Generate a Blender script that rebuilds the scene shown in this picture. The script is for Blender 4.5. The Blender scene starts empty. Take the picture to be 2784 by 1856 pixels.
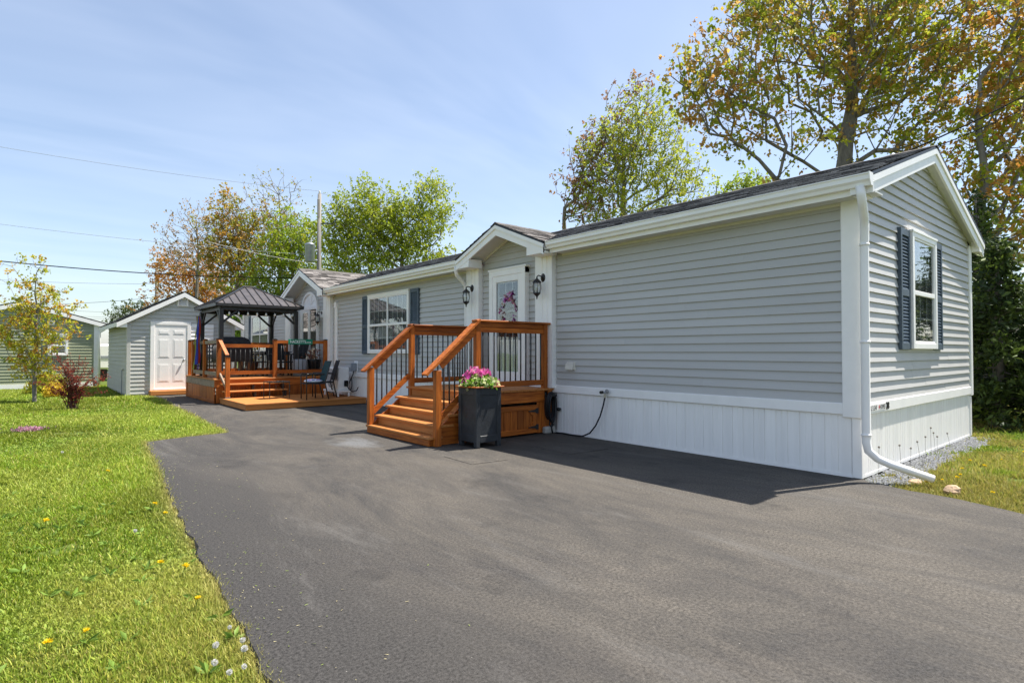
import bpy, math, random
import numpy as np
from mathutils import Vector, Matrix

random.seed(7)
rng = np.random.default_rng(7)
SC = bpy.context.scene
COL = SC.collection
R = math.radians

# ------------------------------------------------------------------ camera
CAM = np.array([-6.973, -2.305, 1.394])
YAW, PIT, FPX = 0.7032, 0.0179, 1548.7          # FPX: focal length in pixels of the 2784 wide photograph
cd = bpy.data.cameras.new('camera')
cd.sensor_width = 36.0
cd.lens = FPX / 2784 * 36
cd.clip_start, cd.clip_end = 0.05, 3000
cam = bpy.data.objects.new('camera', cd)
COL.objects.link(cam)
cam.location = CAM
cam.rotation_euler = (math.pi / 2 + PIT, 0, -YAW)
SC.camera = cam
FW = np.array([math.sin(YAW) * math.cos(PIT), math.cos(YAW) * math.cos(PIT), math.sin(PIT)])
RT = np.array([math.cos(YAW), -math.sin(YAW), 0.0])
UP = np.cross(RT, FW)
def at(px, py, depth):
    return CAM + depth * (FW + RT * (px - 1392) / FPX - UP * (py - 928) / FPX)
def depth_of(x, y):
    return (x - CAM[0]) * FW[0] + (y - CAM[1]) * FW[1]

# ------------------------------------------------------------------ sky, sun, exposure
SUN = Vector((1.50, -0.50, 3.2)).normalized()    # towards the sun
EL = math.asin(SUN.z); AZ = math.atan2(SUN.x, SUN.y)
W = bpy.data.worlds.new('World'); SC.world = W; W.use_nodes = True
nt = W.node_tree; nt.nodes.clear()
def wn(t, **k):
    n = nt.nodes.new(t)
    for a, b in k.items(): setattr(n, a, b)
    return n
out = wn('ShaderNodeOutputWorld'); bg = wn('ShaderNodeBackground')
sky = wn('ShaderNodeTexSky', sky_type='NISHITA', sun_disc=False)
sky.sun_elevation, sky.sun_rotation = EL, AZ
sky.air_density, sky.dust_density, sky.ozone_density = 1.0, 1.0, 1.6
tc = wn('ShaderNodeTexCoord'); sp = wn('ShaderNodeSeparateXYZ')
nt.links.new(tc.outputs['Generated'], sp.inputs[0])
addz = wn('ShaderNodeMath', operation='ADD'); addz.inputs[1].default_value = 0.18
nt.links.new(sp.outputs['Z'], addz.inputs[0])
mx = wn('ShaderNodeMath', operation='MAXIMUM'); mx.inputs[1].default_value = 0.05
nt.links.new(addz.outputs[0], mx.inputs[0])
dv = wn('ShaderNodeVectorMath', operation='DIVIDE')
cb = wn('ShaderNodeCombineXYZ')
for i in range(3): nt.links.new(mx.outputs[0], cb.inputs[i])
nt.links.new(tc.outputs['Generated'], dv.inputs[0]); nt.links.new(cb.outputs[0], dv.inputs[1])
mp = wn('ShaderNodeMapping'); mp.inputs['Rotation'].default_value = (0, 0, R(35)); mp.inputs['Scale'].default_value = (0.55, 1.5, 0.0)
nt.links.new(dv.outputs[0], mp.inputs[0])
nz = wn('ShaderNodeTexNoise'); nz.inputs['Scale'].default_value = 1.1; nz.inputs['Detail'].default_value = 4; nz.inputs['Roughness'].default_value = 0.62; nz.inputs['Distortion'].default_value = 0.4
nt.links.new(mp.outputs[0], nz.inputs['Vector'])
cr = wn('ShaderNodeValToRGB')
cr.color_ramp.elements[0].position, cr.color_ramp.elements[0].color = 0.34, (.10, .10, .10, 1)
cr.color_ramp.elements[1].position, cr.color_ramp.elements[1].color = 0.82, (.34, .34, .34, 1)
nt.links.new(nz.outputs['Fac'], cr.inputs[0])
mixc = wn('ShaderNodeMixRGB'); mixc.inputs[2].default_value = (6.4, 6.9, 7.9, 1)
nt.links.new(cr.outputs[0], mixc.inputs[0]); nt.links.new(sky.outputs[0], mixc.inputs[1])
nt.links.new(mixc.outputs[0], bg.inputs[0]); bg.inputs[1].default_value = 0.091
nt.links.new(bg.outputs[0], out.inputs[0])
sd = bpy.data.lights.new('sun', 'SUN'); sd.energy = 4.8; sd.angle = R(0.55); sd.color = (1, .955, .88)
so = bpy.data.objects.new('sun', sd); COL.objects.link(so)
so.rotation_euler = (-SUN).to_track_quat('-Z', 'Y').to_euler(); so.location = (5, -5, 30)
vs = SC.view_settings
vs.view_transform = 'Standard'; vs.look = 'None'; vs.gamma = 1; vs.use_curve_mapping = False
vs.exposure = 1.08
SC.render.engine = 'CYCLES'
SC.cycles.max_bounces = 8; SC.cycles.transparent_max_bounces = 16
SC.render.resolution_x, SC.render.resolution_y = 1024, 682

# ------------------------------------------------------------------ materials
MATS = {}
def mat(name, base, rough=.6, var=.12, scale=6.0, stretch=(1, 1, 1), bump=0.0, bscale=None, metal=0.0, spec=.4, rand=.0, col2=None, detail=5, sheen=0):
    """noise mixed colours, optional object-random tint, optional fine bump"""
    m = bpy.data.materials.new(name); m.use_nodes = True; t = m.node_tree; n = t.nodes; l = t.links
    b = n['Principled BSDF']
    b.inputs['Roughness'].default_value = rough; b.inputs['Metallic'].default_value = metal
    b.inputs['Specular IOR Level'].default_value = spec
    co = n.new('ShaderNodeTexCoord'); mpn = n.new('ShaderNodeMapping'); mpn.inputs['Scale'].default_value = stretch
    l.new(co.outputs['Object'], mpn.inputs[0])
    no = n.new('ShaderNodeTexNoise'); no.inputs['Scale'].default_value = scale; no.inputs['Detail'].default_value = detail; no.inputs['Roughness'].default_value = .6
    l.new(mpn.outputs[0], no.inputs['Vector'])
    r = n.new('ShaderNodeValToRGB'); e = r.color_ramp.elements
    c2 = col2 if col2 else tuple(min(1, c * (1 + var)) for c in base)
    c1 = tuple(c * (1 - var) for c in base)
    e[0].position, e[1].position = .32, .68
    e[0].color = (*c1, 1); e[1].color = (*c2, 1)
    l.new(no.outputs['Fac'], r.inputs[0])
    src = r.outputs[0]
    if rand:
        oi = n.new('ShaderNodeObjectInfo'); mr = n.new('ShaderNodeMapRange')
        mr.inputs['To Min'].default_value = 1 - rand; mr.inputs['To Max'].default_value = 1 + rand
        l.new(oi.outputs['Random'], mr.inputs['Value'])
        mu = n.new('ShaderNodeMixRGB'); mu.blend_type = 'MULTIPLY'; mu.inputs[0].default_value = 1
        l.new(src, mu.inputs[1]); l.new(mr.outputs[0], mu.inputs[2]); src = mu.outputs[0]
    l.new(src, b.inputs['Base Color'])
    if bump:
        n2 = n.new('ShaderNodeTexNoise'); n2.inputs['Scale'].default_value = bscale or scale * 4; n2.inputs['Detail'].default_value = 4
        l.new(mpn.outputs[0], n2.inputs['Vector'])
        bp = n.new('ShaderNodeBump'); bp.inputs['Strength'].default_value = bump; bp.inputs['Distance'].default_value = .02
        l.new(n2.outputs['Fac'], bp.inputs['Height']); l.new(bp.outputs[0], b.inputs['Normal'])
    MATS[name] = m
    return m

mat("siding", (.495, .482, .462), .48, .035, 3, (1, .25, 1), .05, 60, spec=.45, rand=.03)
mat('siding_shed', (.50, .495, .46), .5, .04, 3, (1, .25, 1), .05, 60, rand=.04)
mat('siding_green', (.29, .31, .20), .5, .05, 3, (1, .25, 1), .05, 60, rand=.05)
mat('white', (.91, .885, .85), .42, .03, 4, (1, 1, 1), .03, 30)
mat('white_panel', (.91, .885, .85), .4, .05, 2, (5, 5, .4), .04, 20, rand=.02)
mat('cream', (.72, .68, .58), .5, .05)
mat('soffit', (.66, .66, .63), .5, .05, 8)
mat('shutter', (.072, .098, .125), .5, .2, 8, rand=.05)
mat('black', (.012, .012, .013), .42, .3, 10)
mat('black_metal', (.022, .020, .019), .38, .3, 12, spec=.5)
mat('roof_metal', (.085, .072, .065), .32, .25, 5, spec=.5, rand=.12)
mat('dark_fabric', (.02, .022, .024), .85, .4, 14)
mat('wire_black', (.010, .010, .010), .95, .1, 10, spec=.02)
mat('charcoal', (.030, .033, .037), .5, .25, 7, bump=.15, bscale=40)
mat('glass_dark', (.02, .022, .025), .1, .2)
mat('meter_grey', (.30, .32, .34), .45, .1, 8)
mat('metal_grey', (.34, .36, .38), .4, .15, 6, metal=.6)
mat('brass', (.5, .47, .42), .3, .1, metal=.8)
mat('ivory', (.66, .62, .54), .5, .06)
mat('teal', (.006, .042, .050), .8, .3, 20)
mat('sign_green', (.0, .20, .11), .35, .06)
mat('letter_white', (.85, .86, .84), .4, .02)
mat('letter_black', (.015, .013, .011), .5, .1)
mat('letter_red', (.5, .02, .03), .5, .1)
mat('bark', (.20, .175, .145), .9, .35, 9, (1, 1, .3), .5, 22)
mat('bark_dark', (.07, .035, .028), .9, .35, 9, (1, 1, .3), .4, 22)
mat('bark_pale', (.22, .20, .175), .9, .35, 9, (1, 1, .3), .4, 22)
mat('pole_wood', (.25, .23, .205), .85, .3, 10, (3, 3, .15), .4, 30)
mat('rubber', (.010, .011, .014), .45, .3)
mat('stone', (.42, .29, .18), .8, .25, 8, bump=.4, bscale=30)
mat('concrete', (.38, .36, .32), .85, .2, 9, bump=.2)
mat('interior', (.045, .043, .042), .9, .3, 2)
mat('curtain', (.30, .295, .29), .9, .1, 5, (1, 6, .4))
mat('blind', (.42, .40, .36), .8, .1, 5)
mat('weathered', (.29, .215, .15), .8, .25, 8, (1, 1, 1), .2, 30)
mat('bulb', (.75, .73, .68), .15, .05)
mat('pot_terracotta', (.32, .14, .07), .8, .2)
mat('gold', (.62, .36, .02), .7, .2)
for nm, c in (('purple', (.10, .03, .26)), ('flag_red', (.55, .06, .02)), ('flag_yellow', (.62, .52, .04)), ('flag_green', (.20, .25, .03)), ('flag_blue', (.04, .05, .32)), ('flag_grey', (.42, .42, .40))):
    mat(nm, c, .8, .12, 14)

def wood(name, c1, c2, axis, rough=.55, rand=.16):
    st = [9, 9, 9]; st[axis] = .7
    m = mat(name, c1, rough, .1, 3.2, tuple(st), .12, 14, rand=rand, col2=c2, detail=8, spec=.3)
    n = m.node_tree.nodes; l = m.node_tree.links; mp_ = [q for q in n if q.type == 'MAPPING'][0]; b = n['Principled BSDF']
    vo = n.new('ShaderNodeTexVoronoi'); vo.inputs['Scale'].default_value = .85; l.new(mp_.outputs[0], vo.inputs['Vector'])
    rk = n.new('ShaderNodeValToRGB'); rk.color_ramp.elements[0].position = .05; rk.color_ramp.elements[0].color = (.28, .22, .2, 1); rk.color_ramp.elements[1].position = .17; rk.color_ramp.elements[1].color = (1, 1, 1, 1)
    l.new(vo.outputs['Distance'], rk.inputs[0]); mu = n.new('ShaderNodeMixRGB'); mu.blend_type = 'MULTIPLY'; mu.inputs[0].default_value = .8
    l.new(b.inputs['Base Color'].links[0].from_socket, mu.inputs[1]); l.new(rk.outputs[0], mu.inputs[2]); l.new(mu.outputs[0], b.inputs['Base Color'])
    return m
for i, ax in enumerate('xyz'):
    wood('wood_' + ax, (.23, .050, .005), (.50, .142, .018), i, .55, .22)
    wood('paint_' + ax, (.44, .165, .040), (.52, .205, .056), i, .6, .06)
def W_(ax): return 'wood_' + 'xyz'[ax]
def PT(ax): return 'paint_' + 'xyz'[ax]

def glass_mat():
    m = bpy.data.materials.new('window_glass'); m.use_nodes = True; t = m.node_tree; n = t.nodes; n.clear()
    o = n.new('ShaderNodeOutputMaterial'); tr = n.new('ShaderNodeBsdfTransparent'); gl = n.new('ShaderNodeBsdfGlossy'); mi = n.new('ShaderNodeMixShader'); fr = n.new('ShaderNodeLayerWeight'); pw = n.new('ShaderNodeMath'); pw.operation = 'POWER'; pw.inputs[1].default_value = 3.0; ma = n.new('ShaderNodeMath'); ma.operation = 'MULTIPLY_ADD'; ma.inputs[1].default_value = .85; ma.inputs[2].default_value = .11; fr.inputs['Blend'].default_value = .5
    tr.inputs[0].default_value = (.86, .88, .88, 1); gl.inputs['Roughness'].default_value = .015
    nz_ = n.new('ShaderNodeTexNoise'); nz_.inputs['Scale'].default_value = 2.2; bp = n.new('ShaderNodeBump'); bp.inputs['Strength'].default_value = .10; bp.inputs['Distance'].default_value = .02
    t.links.new(nz_.outputs['Fac'], bp.inputs['Height']); t.links.new(bp.outputs[0], gl.inputs['Normal'])
    t.links.new(fr.outputs['Facing'], pw.inputs[0]); t.links.new(pw.outputs[0], ma.inputs[0]); t.links.new(ma.outputs[0], mi.inputs[0]); t.links.new(tr.outputs[0], mi.inputs[1]); t.links.new(gl.outputs[0], mi.inputs[2]); t.links.new(mi.outputs[0], o.inputs[0])
    MATS['glass'] = m
glass_mat()

def attr_mat(name, rough=.6, trans=0.0, noise=0.0, nscale=40, bump=0.0, spec=.3):
    """colour from the vertex colour attribute 'col' (each leaf / blade / shingle has its own colour)"""
    m = bpy.data.materials.new(name); m.use_nodes = True; t = m.node_tree; n = t.nodes; l = t.links
    b = n['Principled BSDF']; b.inputs['Roughness'].default_value = rough; b.inputs['Specular IOR Level'].default_value = spec
    a = n.new('ShaderNodeVertexColor'); a.layer_name = 'col'; src = a.outputs[0]
    if noise:
        co = n.new('ShaderNodeTexCoord'); no = n.new('ShaderNodeTexNoise'); no.inputs['Scale'].default_value = nscale; no.inputs['Detail'].default_value = 4
        l.new(co.outputs['Object'], no.inputs['Vector'])
        mr = n.new('ShaderNodeMapRange'); mr.inputs['From Min'].default_value = .3; mr.inputs['From Max'].default_value = .7
        mr.inputs['To Min'].default_value = 1 - noise; mr.inputs['To Max'].default_value = 1 + noise
        l.new(no.outputs['Fac'], mr.inputs['Value'])
        mu = n.new('ShaderNodeMixRGB'); mu.blend_type = 'MULTIPLY'; mu.inputs[0].default_value = 1
        l.new(src, mu.inputs[1]); l.new(mr.outputs[0], mu.inputs[2]); src = mu.outputs[0]
        if bump:
            bp = n.new('ShaderNodeBump'); bp.inputs['Strength'].default_value = bump; bp.inputs['Distance'].default_value = .01
            l.new(no.outputs['Fac'], bp.inputs['Height']); l.new(bp.outputs[0], b.inputs['Normal'])
    l.new(src, b.inputs['Base Color'])
    if trans:
        tl = n.new('ShaderNodeBsdfTranslucent'); l.new(src, tl.inputs[0]); mi = n.new('ShaderNodeMixShader'); mi.inputs[0].default_value = trans
        l.new(b.outputs[0], mi.inputs[1]); l.new(tl.outputs[0], mi.inputs[2]); l.new(mi.outputs[0], n['Material Output'].inputs[0])
    MATS[name] = m
attr_mat('leaf', .5, .55, spec=.3)
attr_mat('needle', .6, .25)
attr_mat('grass', .55, .35)
attr_mat('shingle', .9, 0, .35, 55, .5, .2)
attr_mat('gravel', .85, 0, .25, 60)
attr_mat('petal', .6, .35)

def asphalt():
    m = bpy.data.materials.new('asphalt'); m.use_nodes = True; t = m.node_tree; n = t.nodes; l = t.links
    b = n['Principled BSDF']; b.inputs['Roughness'].default_value = .8; b.inputs['Specular IOR Level'].default_value = .22
    co = n.new('ShaderNodeTexCoord')
    def noise(scale, det, st=(1, 1, 1), rot=0, dist=0):
        mpn = n.new('ShaderNodeMapping'); mpn.inputs['Scale'].default_value = st; mpn.inputs['Rotation'].default_value = (0, 0, rot)
        l.new(co.outputs['Object'], mpn.inputs[0]); no = n.new('ShaderNodeTexNoise'); no.inputs['Scale'].default_value = scale; no.inputs['Detail'].default_value = det
        no.inputs['Roughness'].default_value = .65 if det < 9 else .82; no.inputs['Distortion'].default_value = dist
        l.new(mpn.outputs[0], no.inputs['Vector']); return no.outputs['Fac']
    def ramp(f, p0, p1, c0, c1):
        r = n.new('ShaderNodeValToRGB'); e = r.color_ramp.elements; e[0].position, e[1].position = p0, p1; e[0].color = (*c0, 1); e[1].color = (*c1, 1); l.new(f, r.inputs[0]); return r.outputs[0]
    def mixc(f, a, c, bt='MIX'):
        x = n.new('ShaderNodeMixRGB'); x.blend_type = bt
        if isinstance(f, float): x.inputs[0].default_value = f
        else: l.new(f, x.inputs[0])
        l.new(a, x.inputs[1]); l.new(c, x.inputs[2]); return x.outputs[0]
    fine = ramp(noise(58, 9), .36, .66, (.009, .0085, .008), (.088, .082, .077))
    tan_ = ramp(noise(52, 9), .36, .66, (.022, .019, .0155), (.178, .157, .132))
    dust = ramp(noise(.55, 10, (1.6, .55, 1), R(-12), .6), .37, .60, (0, 0, 0), (1, 1, 1))
    sx_ = n.new('ShaderNodeSeparateXYZ'); l.new(co.outputs['Object'], sx_.inputs[0]); ex_ = n.new('ShaderNodeMapRange'); ex_.interpolation_type = 'SMOOTHSTEP'
    ex_.inputs['From Min'].default_value = -6.1; ex_.inputs['From Max'].default_value = -4.3; l.new(sx_.outputs['X'], ex_.inputs['Value'])
    dust = mixc(1.0, dust, ex_.outputs[0], 'MULTIPLY')
    c = mixc(dust, fine, tan_)
    tr = ramp(noise(.9, 9, (2.2, .34, 1), R(-6), .5), .53, .72, (0, 0, 0), (.7, .7, .7))
    grey = ramp(noise(54, 9), .36, .66, (.045, .042, .039), (.22, .206, .19))
    c = mixc(tr, c, grey)
    # pale grey chalky patch in front of the steps
    gr = n.new('ShaderNodeTexGradient'); gr.gradient_type = 'SPHERICAL'; mg = n.new('ShaderNodeMapping'); mg.vector_type = 'POINT'
    mg.inputs['Location'].default_value = (3.15 * 1.5, -6.05 * .75, 0); mg.inputs['Scale'].default_value = (1.5, .75, 1)
    l.new(co.outputs['Object'], mg.inputs[0]); l.new(mg.outputs[0], gr.inputs[0])
    pn = noise(3.2, 6, (1, .6, 1), .2, .8); mm = n.new('ShaderNodeMath'); mm.operation = 'MULTIPLY'; l.new(gr.outputs[0], mm.inputs[0]); l.new(pn, mm.inputs[1])
    pm = ramp(mm.outputs[0], .22, .42, (0, 0, 0), (.65, .65, .65))
    pale = ramp(noise(30, 6), .3, .7, (.10, .105, .108), (.20, .205, .21))
    c = mixc(pm, c, pale)
    # dark blotches
    bl = ramp(noise(1.3, 5), .58, .70, (0, 0, 0), (.6, .6, .6)); dk = ramp(noise(58, 9), .36, .66, (.006, .006, .006), (.055, .051, .048))
    c = mixc(bl, c, dk)
    # pale stone chips
    vo = n.new('ShaderNodeTexVoronoi'); vo.inputs['Scale'].default_value = 26; l.new(co.outputs['Object'], vo.inputs['Vector'])
    ch = ramp(vo.outputs['Distance'], .05, .09, (.9, .9, .9), (0, 0, 0))
    sel = ramp(noise(9, 2), .60, .64, (0, 0, 0), (1, 1, 1)); chs = mixc(1.0, ch, sel, 'MULTIPLY')
    stone = n.new('ShaderNodeRGB'); stone.outputs[0].default_value = (.32, .30, .27, 1)
    c = mixc(chs, c, stone.outputs[0])
    l.new(c, b.inputs['Base Color'])
    bp = n.new('ShaderNodeBump'); bp.inputs['Strength'].default_value = .7; bp.inputs['Distance'].default_value = .010
    l.new(noise(140, 3), bp.inputs['Height']); l.new(bp.outputs[0], b.inputs['Normal'])
    MATS['asphalt'] = m
asphalt()

def soil():
    m = bpy.data.materials.new('soil'); m.use_nodes = True; t = m.node_tree; n = t.nodes; l = t.links
    b = n['Principled BSDF']; b.inputs['Roughness'].default_value = .95; b.inputs['Specular IOR Level'].default_value = .1
    co = n.new('ShaderNodeTexCoord')
    def rr(scale, det, p0, p1, c0, c1):
        no = n.new('ShaderNodeTexNoise'); no.inputs['Scale'].default_value = scale; no.inputs['Detail'].default_value = det; l.new(co.outputs['Object'], no.inputs['Vector'])
        r = n.new('ShaderNodeValToRGB'); e = r.color_ramp.elements; e[0].position, e[1].position = p0, p1; e[0].color = (*c0, 1); e[1].color = (*c1, 1); l.new(no.outputs['Fac'], r.inputs[0]); return r.outputs[0], no
    g, ng = rr(14, 8, .3, .7, (.045, .075, .012), (.12, .155, .035))
    d, nd = rr(25, 6, .3, .7, (.13, .085, .05), (.24, .17, .11))
    f, nf = rr(.9, 5, .60, .70, (0, 0, 0), (1, 1, 1))
    mi = n.new('ShaderNodeMixRGB'); l.new(f, mi.inputs[0]); l.new(g, mi.inputs[1]); l.new(d, mi.inputs[2]); l.new(mi.outputs[0], b.inputs['Base Color'])
    bp = n.new('ShaderNodeBump'); bp.inputs['Strength'].default_value = .8; bp.inputs['Distance'].default_value = .02
    l.new(ng.outputs['Fac'], bp.inputs['Height']); l.new(bp.outputs[0], b.inputs['Normal'])
    MATS['soil'] = m
soil()

# ------------------------------------------------------------------ mesh helpers
class MB:
    def __init__(s): s.v = []; s.f = []; s.c = []; s.col = None
    def _n(s, k):
        if s.col is not None: s.c += [s.col] * k
    def add(s, vs, fs):
        o = len(s.v); s.v += [tuple(p) for p in vs]; s.f += [tuple(i + o for i in f) for f in fs]; s._n(len(vs)); return s
    def hexa(s, p):                                 # 8 corners, bottom loop then top loop
        return s.add(p, [(3, 2, 1, 0), (4, 5, 6, 7), (0, 1, 5, 4), (1, 2, 6, 5), (2, 3, 7, 6), (3, 0, 4, 7)])
    def box(s, x0, x1, y0, y1, z0, z1):
        return s.hexa([(x0, y0, z0), (x1, y0, z0), (x1, y1, z0), (x0, y1, z0), (x0, y0, z1), (x1, y0, z1), (x1, y1, z1), (x0, y1, z1)])
    def cbox(s, x0, x1, y0, y1, z0, z1, c=.006):    # box with chamfered edges
        lo, hi = (min(x0, x1), min(y0, y1), min(z0, z1)), (max(x0, x1), max(y0, y1), max(z0, z1))
        c = min(c, min(hi[i] - lo[i] for i in range(3)) * .3)
        idx = {}; vs = []
        for sx in (0, 1):
            for sy in (0, 1):
                for sz in (0, 1):
                    sg = (sx, sy, sz)
                    for a in range(3):
                        p = []
                        for k in range(3):
                            e = hi[k] if sg[k] else lo[k]
                            if k != a: e += -c if sg[k] else c
                            p.append(e)
                        idx[(sg, a)] = len(vs); vs.append(tuple(p))
        fs = []
        for a in range(3):
            b_, d_ = (a + 1) % 3, (a + 2) % 3
            for sgn in (0, 1):
                loop = []
                for u, w in ((0, 0), (1, 0), (1, 1), (0, 1)):
                    sg = [0, 0, 0]; sg[a] = sgn; sg[b_] = u; sg[d_] = w; loop.append(idx[(tuple(sg), a)])
                fs.append(loop if sgn else loop[::-1])
        for a in range(3):
            b_, d_ = (a + 1) % 3, (a + 2) % 3
            for u in (0, 1):
                for w in (0, 1):
                    s0 = [0, 0, 0]; s1 = [0, 0, 0]; s1[a] = 1
                    for q in (s0, s1): q[b_] = u; q[d_] = w
                    loop = [idx[(tuple(s0), b_)], idx[(tuple(s1), b_)], idx[(tuple(s1), d_)], idx[(tuple(s0), d_)]]
                    fs.append(loop if (u == w) else loop[::-1])
        for sx in (0, 1):
            for sy in (0, 1):
                for sz in (0, 1):
                    sg = (sx, sy, sz); loop = [idx[(sg, 0)], idx[(sg, 1)], idx[(sg, 2)]]
                    fs.append(loop if (sx + sy + sz) % 2 else loop[::-1])
        return s.add(vs, fs)
    def prism(s, pts, axis, lo, hi):                # polygon in the two other axes, extruded along axis
        n = len(pts); vs = []
        for e in (lo, hi):
            for a, b in pts:
                vs.append((e, a, b) if axis == 0 else (a, e, b) if axis == 1 else (a, b, e))
        fs = [tuple(range(n - 1, -1, -1)), tuple(range(n, 2 * n))] + [(i, (i + 1) % n, n + (i + 1) % n, n + i) for i in range(n)]
        return s.add(vs, fs)
    def beam(s, p0, p1, w, h, up=(0, 0, 1), c=0):   # rectangular bar from p0 to p1
        p0, p1 = Vector(p0), Vector(p1); d = (p1 - p0).normalized(); u = Vector(up)
        sd_ = d.cross(u).normalized(); u = sd_.cross(d).normalized()
        a, b = sd_ * w / 2, u * h / 2
        return s.hexa([p0 - a - b, p0 + a - b, p1 + a - b, p1 - a - b, p0 - a + b, p0 + a + b, p1 + a + b, p1 - a + b])
    def tube(s, pts, r, n=6, cap=True):
        pts = [Vector(p) for p in pts]; k = len(pts); rr = r if isinstance(r, (list, tuple)) else [r] * k
        vs = []; fs = []; ref = Vector((.31, .17, .93)); prev = None
        for i, p in enumerate(pts):
            d = (pts[min(i + 1, k - 1)] - pts[max(i - 1, 0)]).normalized()
            if prev is None:
                a = d.cross(ref)
                if a.length < .1: a = d.cross(Vector((1, 0, 0)))
                a.normalize()
            else: a = (prev - d * prev.dot(d)).normalized()
            prev = a; b = d.cross(a)
            for j in range(n):
                t = 2 * math.pi * j / n; vs.append(p + (a * math.cos(t) + b * math.sin(t)) * rr[i])
        for i in range(k - 1):
            for j in range(n): fs.append((i * n + j, i * n + (j + 1) % n, (i + 1) * n + (j + 1) % n, (i + 1) * n + j))
        if cap: fs += [tuple(range(n - 1, -1, -1)), tuple(range((k - 1) * n, k * n))]
        return s.add(vs, fs)
    def lathe(s, prof, n=12, c=(0, 0, 0)):
        vs = []; fs = []
        for r_, z in prof:
            for j in range(n): t = 2 * math.pi * j / n; vs.append((c[0] + r_ * math.cos(t), c[1] + r_ * math.sin(t), c[2] + z))
        for i in range(len(prof) - 1):
            for j in range(n): fs.append((i * n + j, i * n + (j + 1) % n, (i + 1) * n + (j + 1) % n, (i + 1) * n + j))
        fs += [tuple(range(n - 1, -1, -1)), tuple(range((len(prof) - 1) * n, len(prof) * n))]
        return s.add(vs, fs)

OFF = {}
def put(o, parent):
    COL.objects.link(o)
    if parent: o.parent = parent
    OFF[o.name] = OFF.get(parent.name, Vector((0, 0, 0))) if parent else Vector((0, 0, 0))
def obj(name, mb, m, parent=None, smooth=False, label=None, kind=None):
    off = OFF.get(parent.name, Vector((0, 0, 0))) if parent else Vector((0, 0, 0))
    me = bpy.data.meshes.new(name)
    me.from_pydata([(p[0] - off.x, p[1] - off.y, p[2] - off.z) for p in mb.v], [], mb.f)
    if mb.c:
        a = me.color_attributes.new('col', 'FLOAT_COLOR', 'POINT'); a.data.foreach_set('color', np.array(mb.c, dtype=np.float32).ravel())
    me.materials.append(MATS[m]); me.validate(); me.update()
    if smooth: me.polygons.foreach_set('use_smooth', [True] * len(me.polygons))
    o = bpy.data.objects.new(name, me); put(o, parent)
    if label: o['label'] = label
    if kind: o['kind'] = kind
    return o
def npmesh(name, V, F, Cc, m, parent=None, kind=None):
    """big mesh from numpy: V (n,3), F (k,3|4), Cc (n,3) colours"""
    off = np.array(OFF.get(parent.name, Vector((0, 0, 0)))) if parent else np.zeros(3)
    V = np.asarray(V, dtype=np.float32) - off.astype(np.float32); k, w = F.shape
    me = bpy.data.meshes.new(name); me.vertices.add(len(V)); me.vertices.foreach_set('co', V.ravel())
    me.loops.add(k * w); me.loops.foreach_set('vertex_index', F.astype(np.int32).ravel())
    me.polygons.add(k); me.polygons.foreach_set('loop_start', np.arange(0, k * w, w, dtype=np.int32)); me.polygons.foreach_set('loop_total', np.full(k, w, dtype=np.int32))
    me.update(calc_edges=True)
    if Cc is not None:
        a = me.color_attributes.new('col', 'FLOAT_COLOR', 'POINT'); a.data.foreach_set('color', np.hstack([Cc, np.ones((len(V), 1))]).astype(np.float32).ravel())
    me.materials.append(MATS[m]); o = bpy.data.objects.new(name, me); put(o, parent)
    if kind: o['kind'] = kind
    return o
def tag(o, label, cat, group=None):
    o['label'] = label; o['category'] = cat
    if group: o['group'] = group
    return o
def thing(name, label, cat, loc=(0, 0, 0), group=None):
    o = bpy.data.objects.new(name, None); COL.objects.link(o); o.location = loc; o.empty_display_size = .2
    OFF[o.name] = Vector(loc)
    return tag(o, label, cat, group)
def struct(name, mb, m): o = obj(name, mb, m); o['kind'] = 'structure'; return o
def copy_tree(o, parent=None):
    c = o.copy(); COL.objects.link(c); c.parent = parent
    for ch in list(o.children): copy_tree(ch, c)
    return c
def dup(root, loc, rz, label=None):
    c = copy_tree(root); c.location = loc; c.rotation_euler = (0, 0, rz)
    if label: c['label'] = label
    return c
def text_mesh(name, s, size, m, parent, mtx, extrude=.002, spacing=1.0, sx=1.0, bold=0.0):
    cu = bpy.data.curves.new('t', 'FONT'); cu.body = s; cu.size = size; cu.extrude = extrude; cu.space_character = spacing; cu.align_x = 'LEFT'; cu.offset = bold
    to = bpy.data.objects.new('t', cu); COL.objects.link(to)
    dg = bpy.context.evaluated_depsgraph_get(); me = bpy.data.meshes.new_from_object(to.evaluated_get(dg))
    bpy.data.objects.remove(to); me.transform(Matrix.Scale(sx, 4, (1, 0, 0))); me.transform(mtx); me.name = name
    off = OFF[parent.name]; me.transform(Matrix.Translation(-off))
    me.materials.clear(); me.materials.append(MATS[m]); o = bpy.data.objects.new(name, me); put(o, parent); return o

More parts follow.
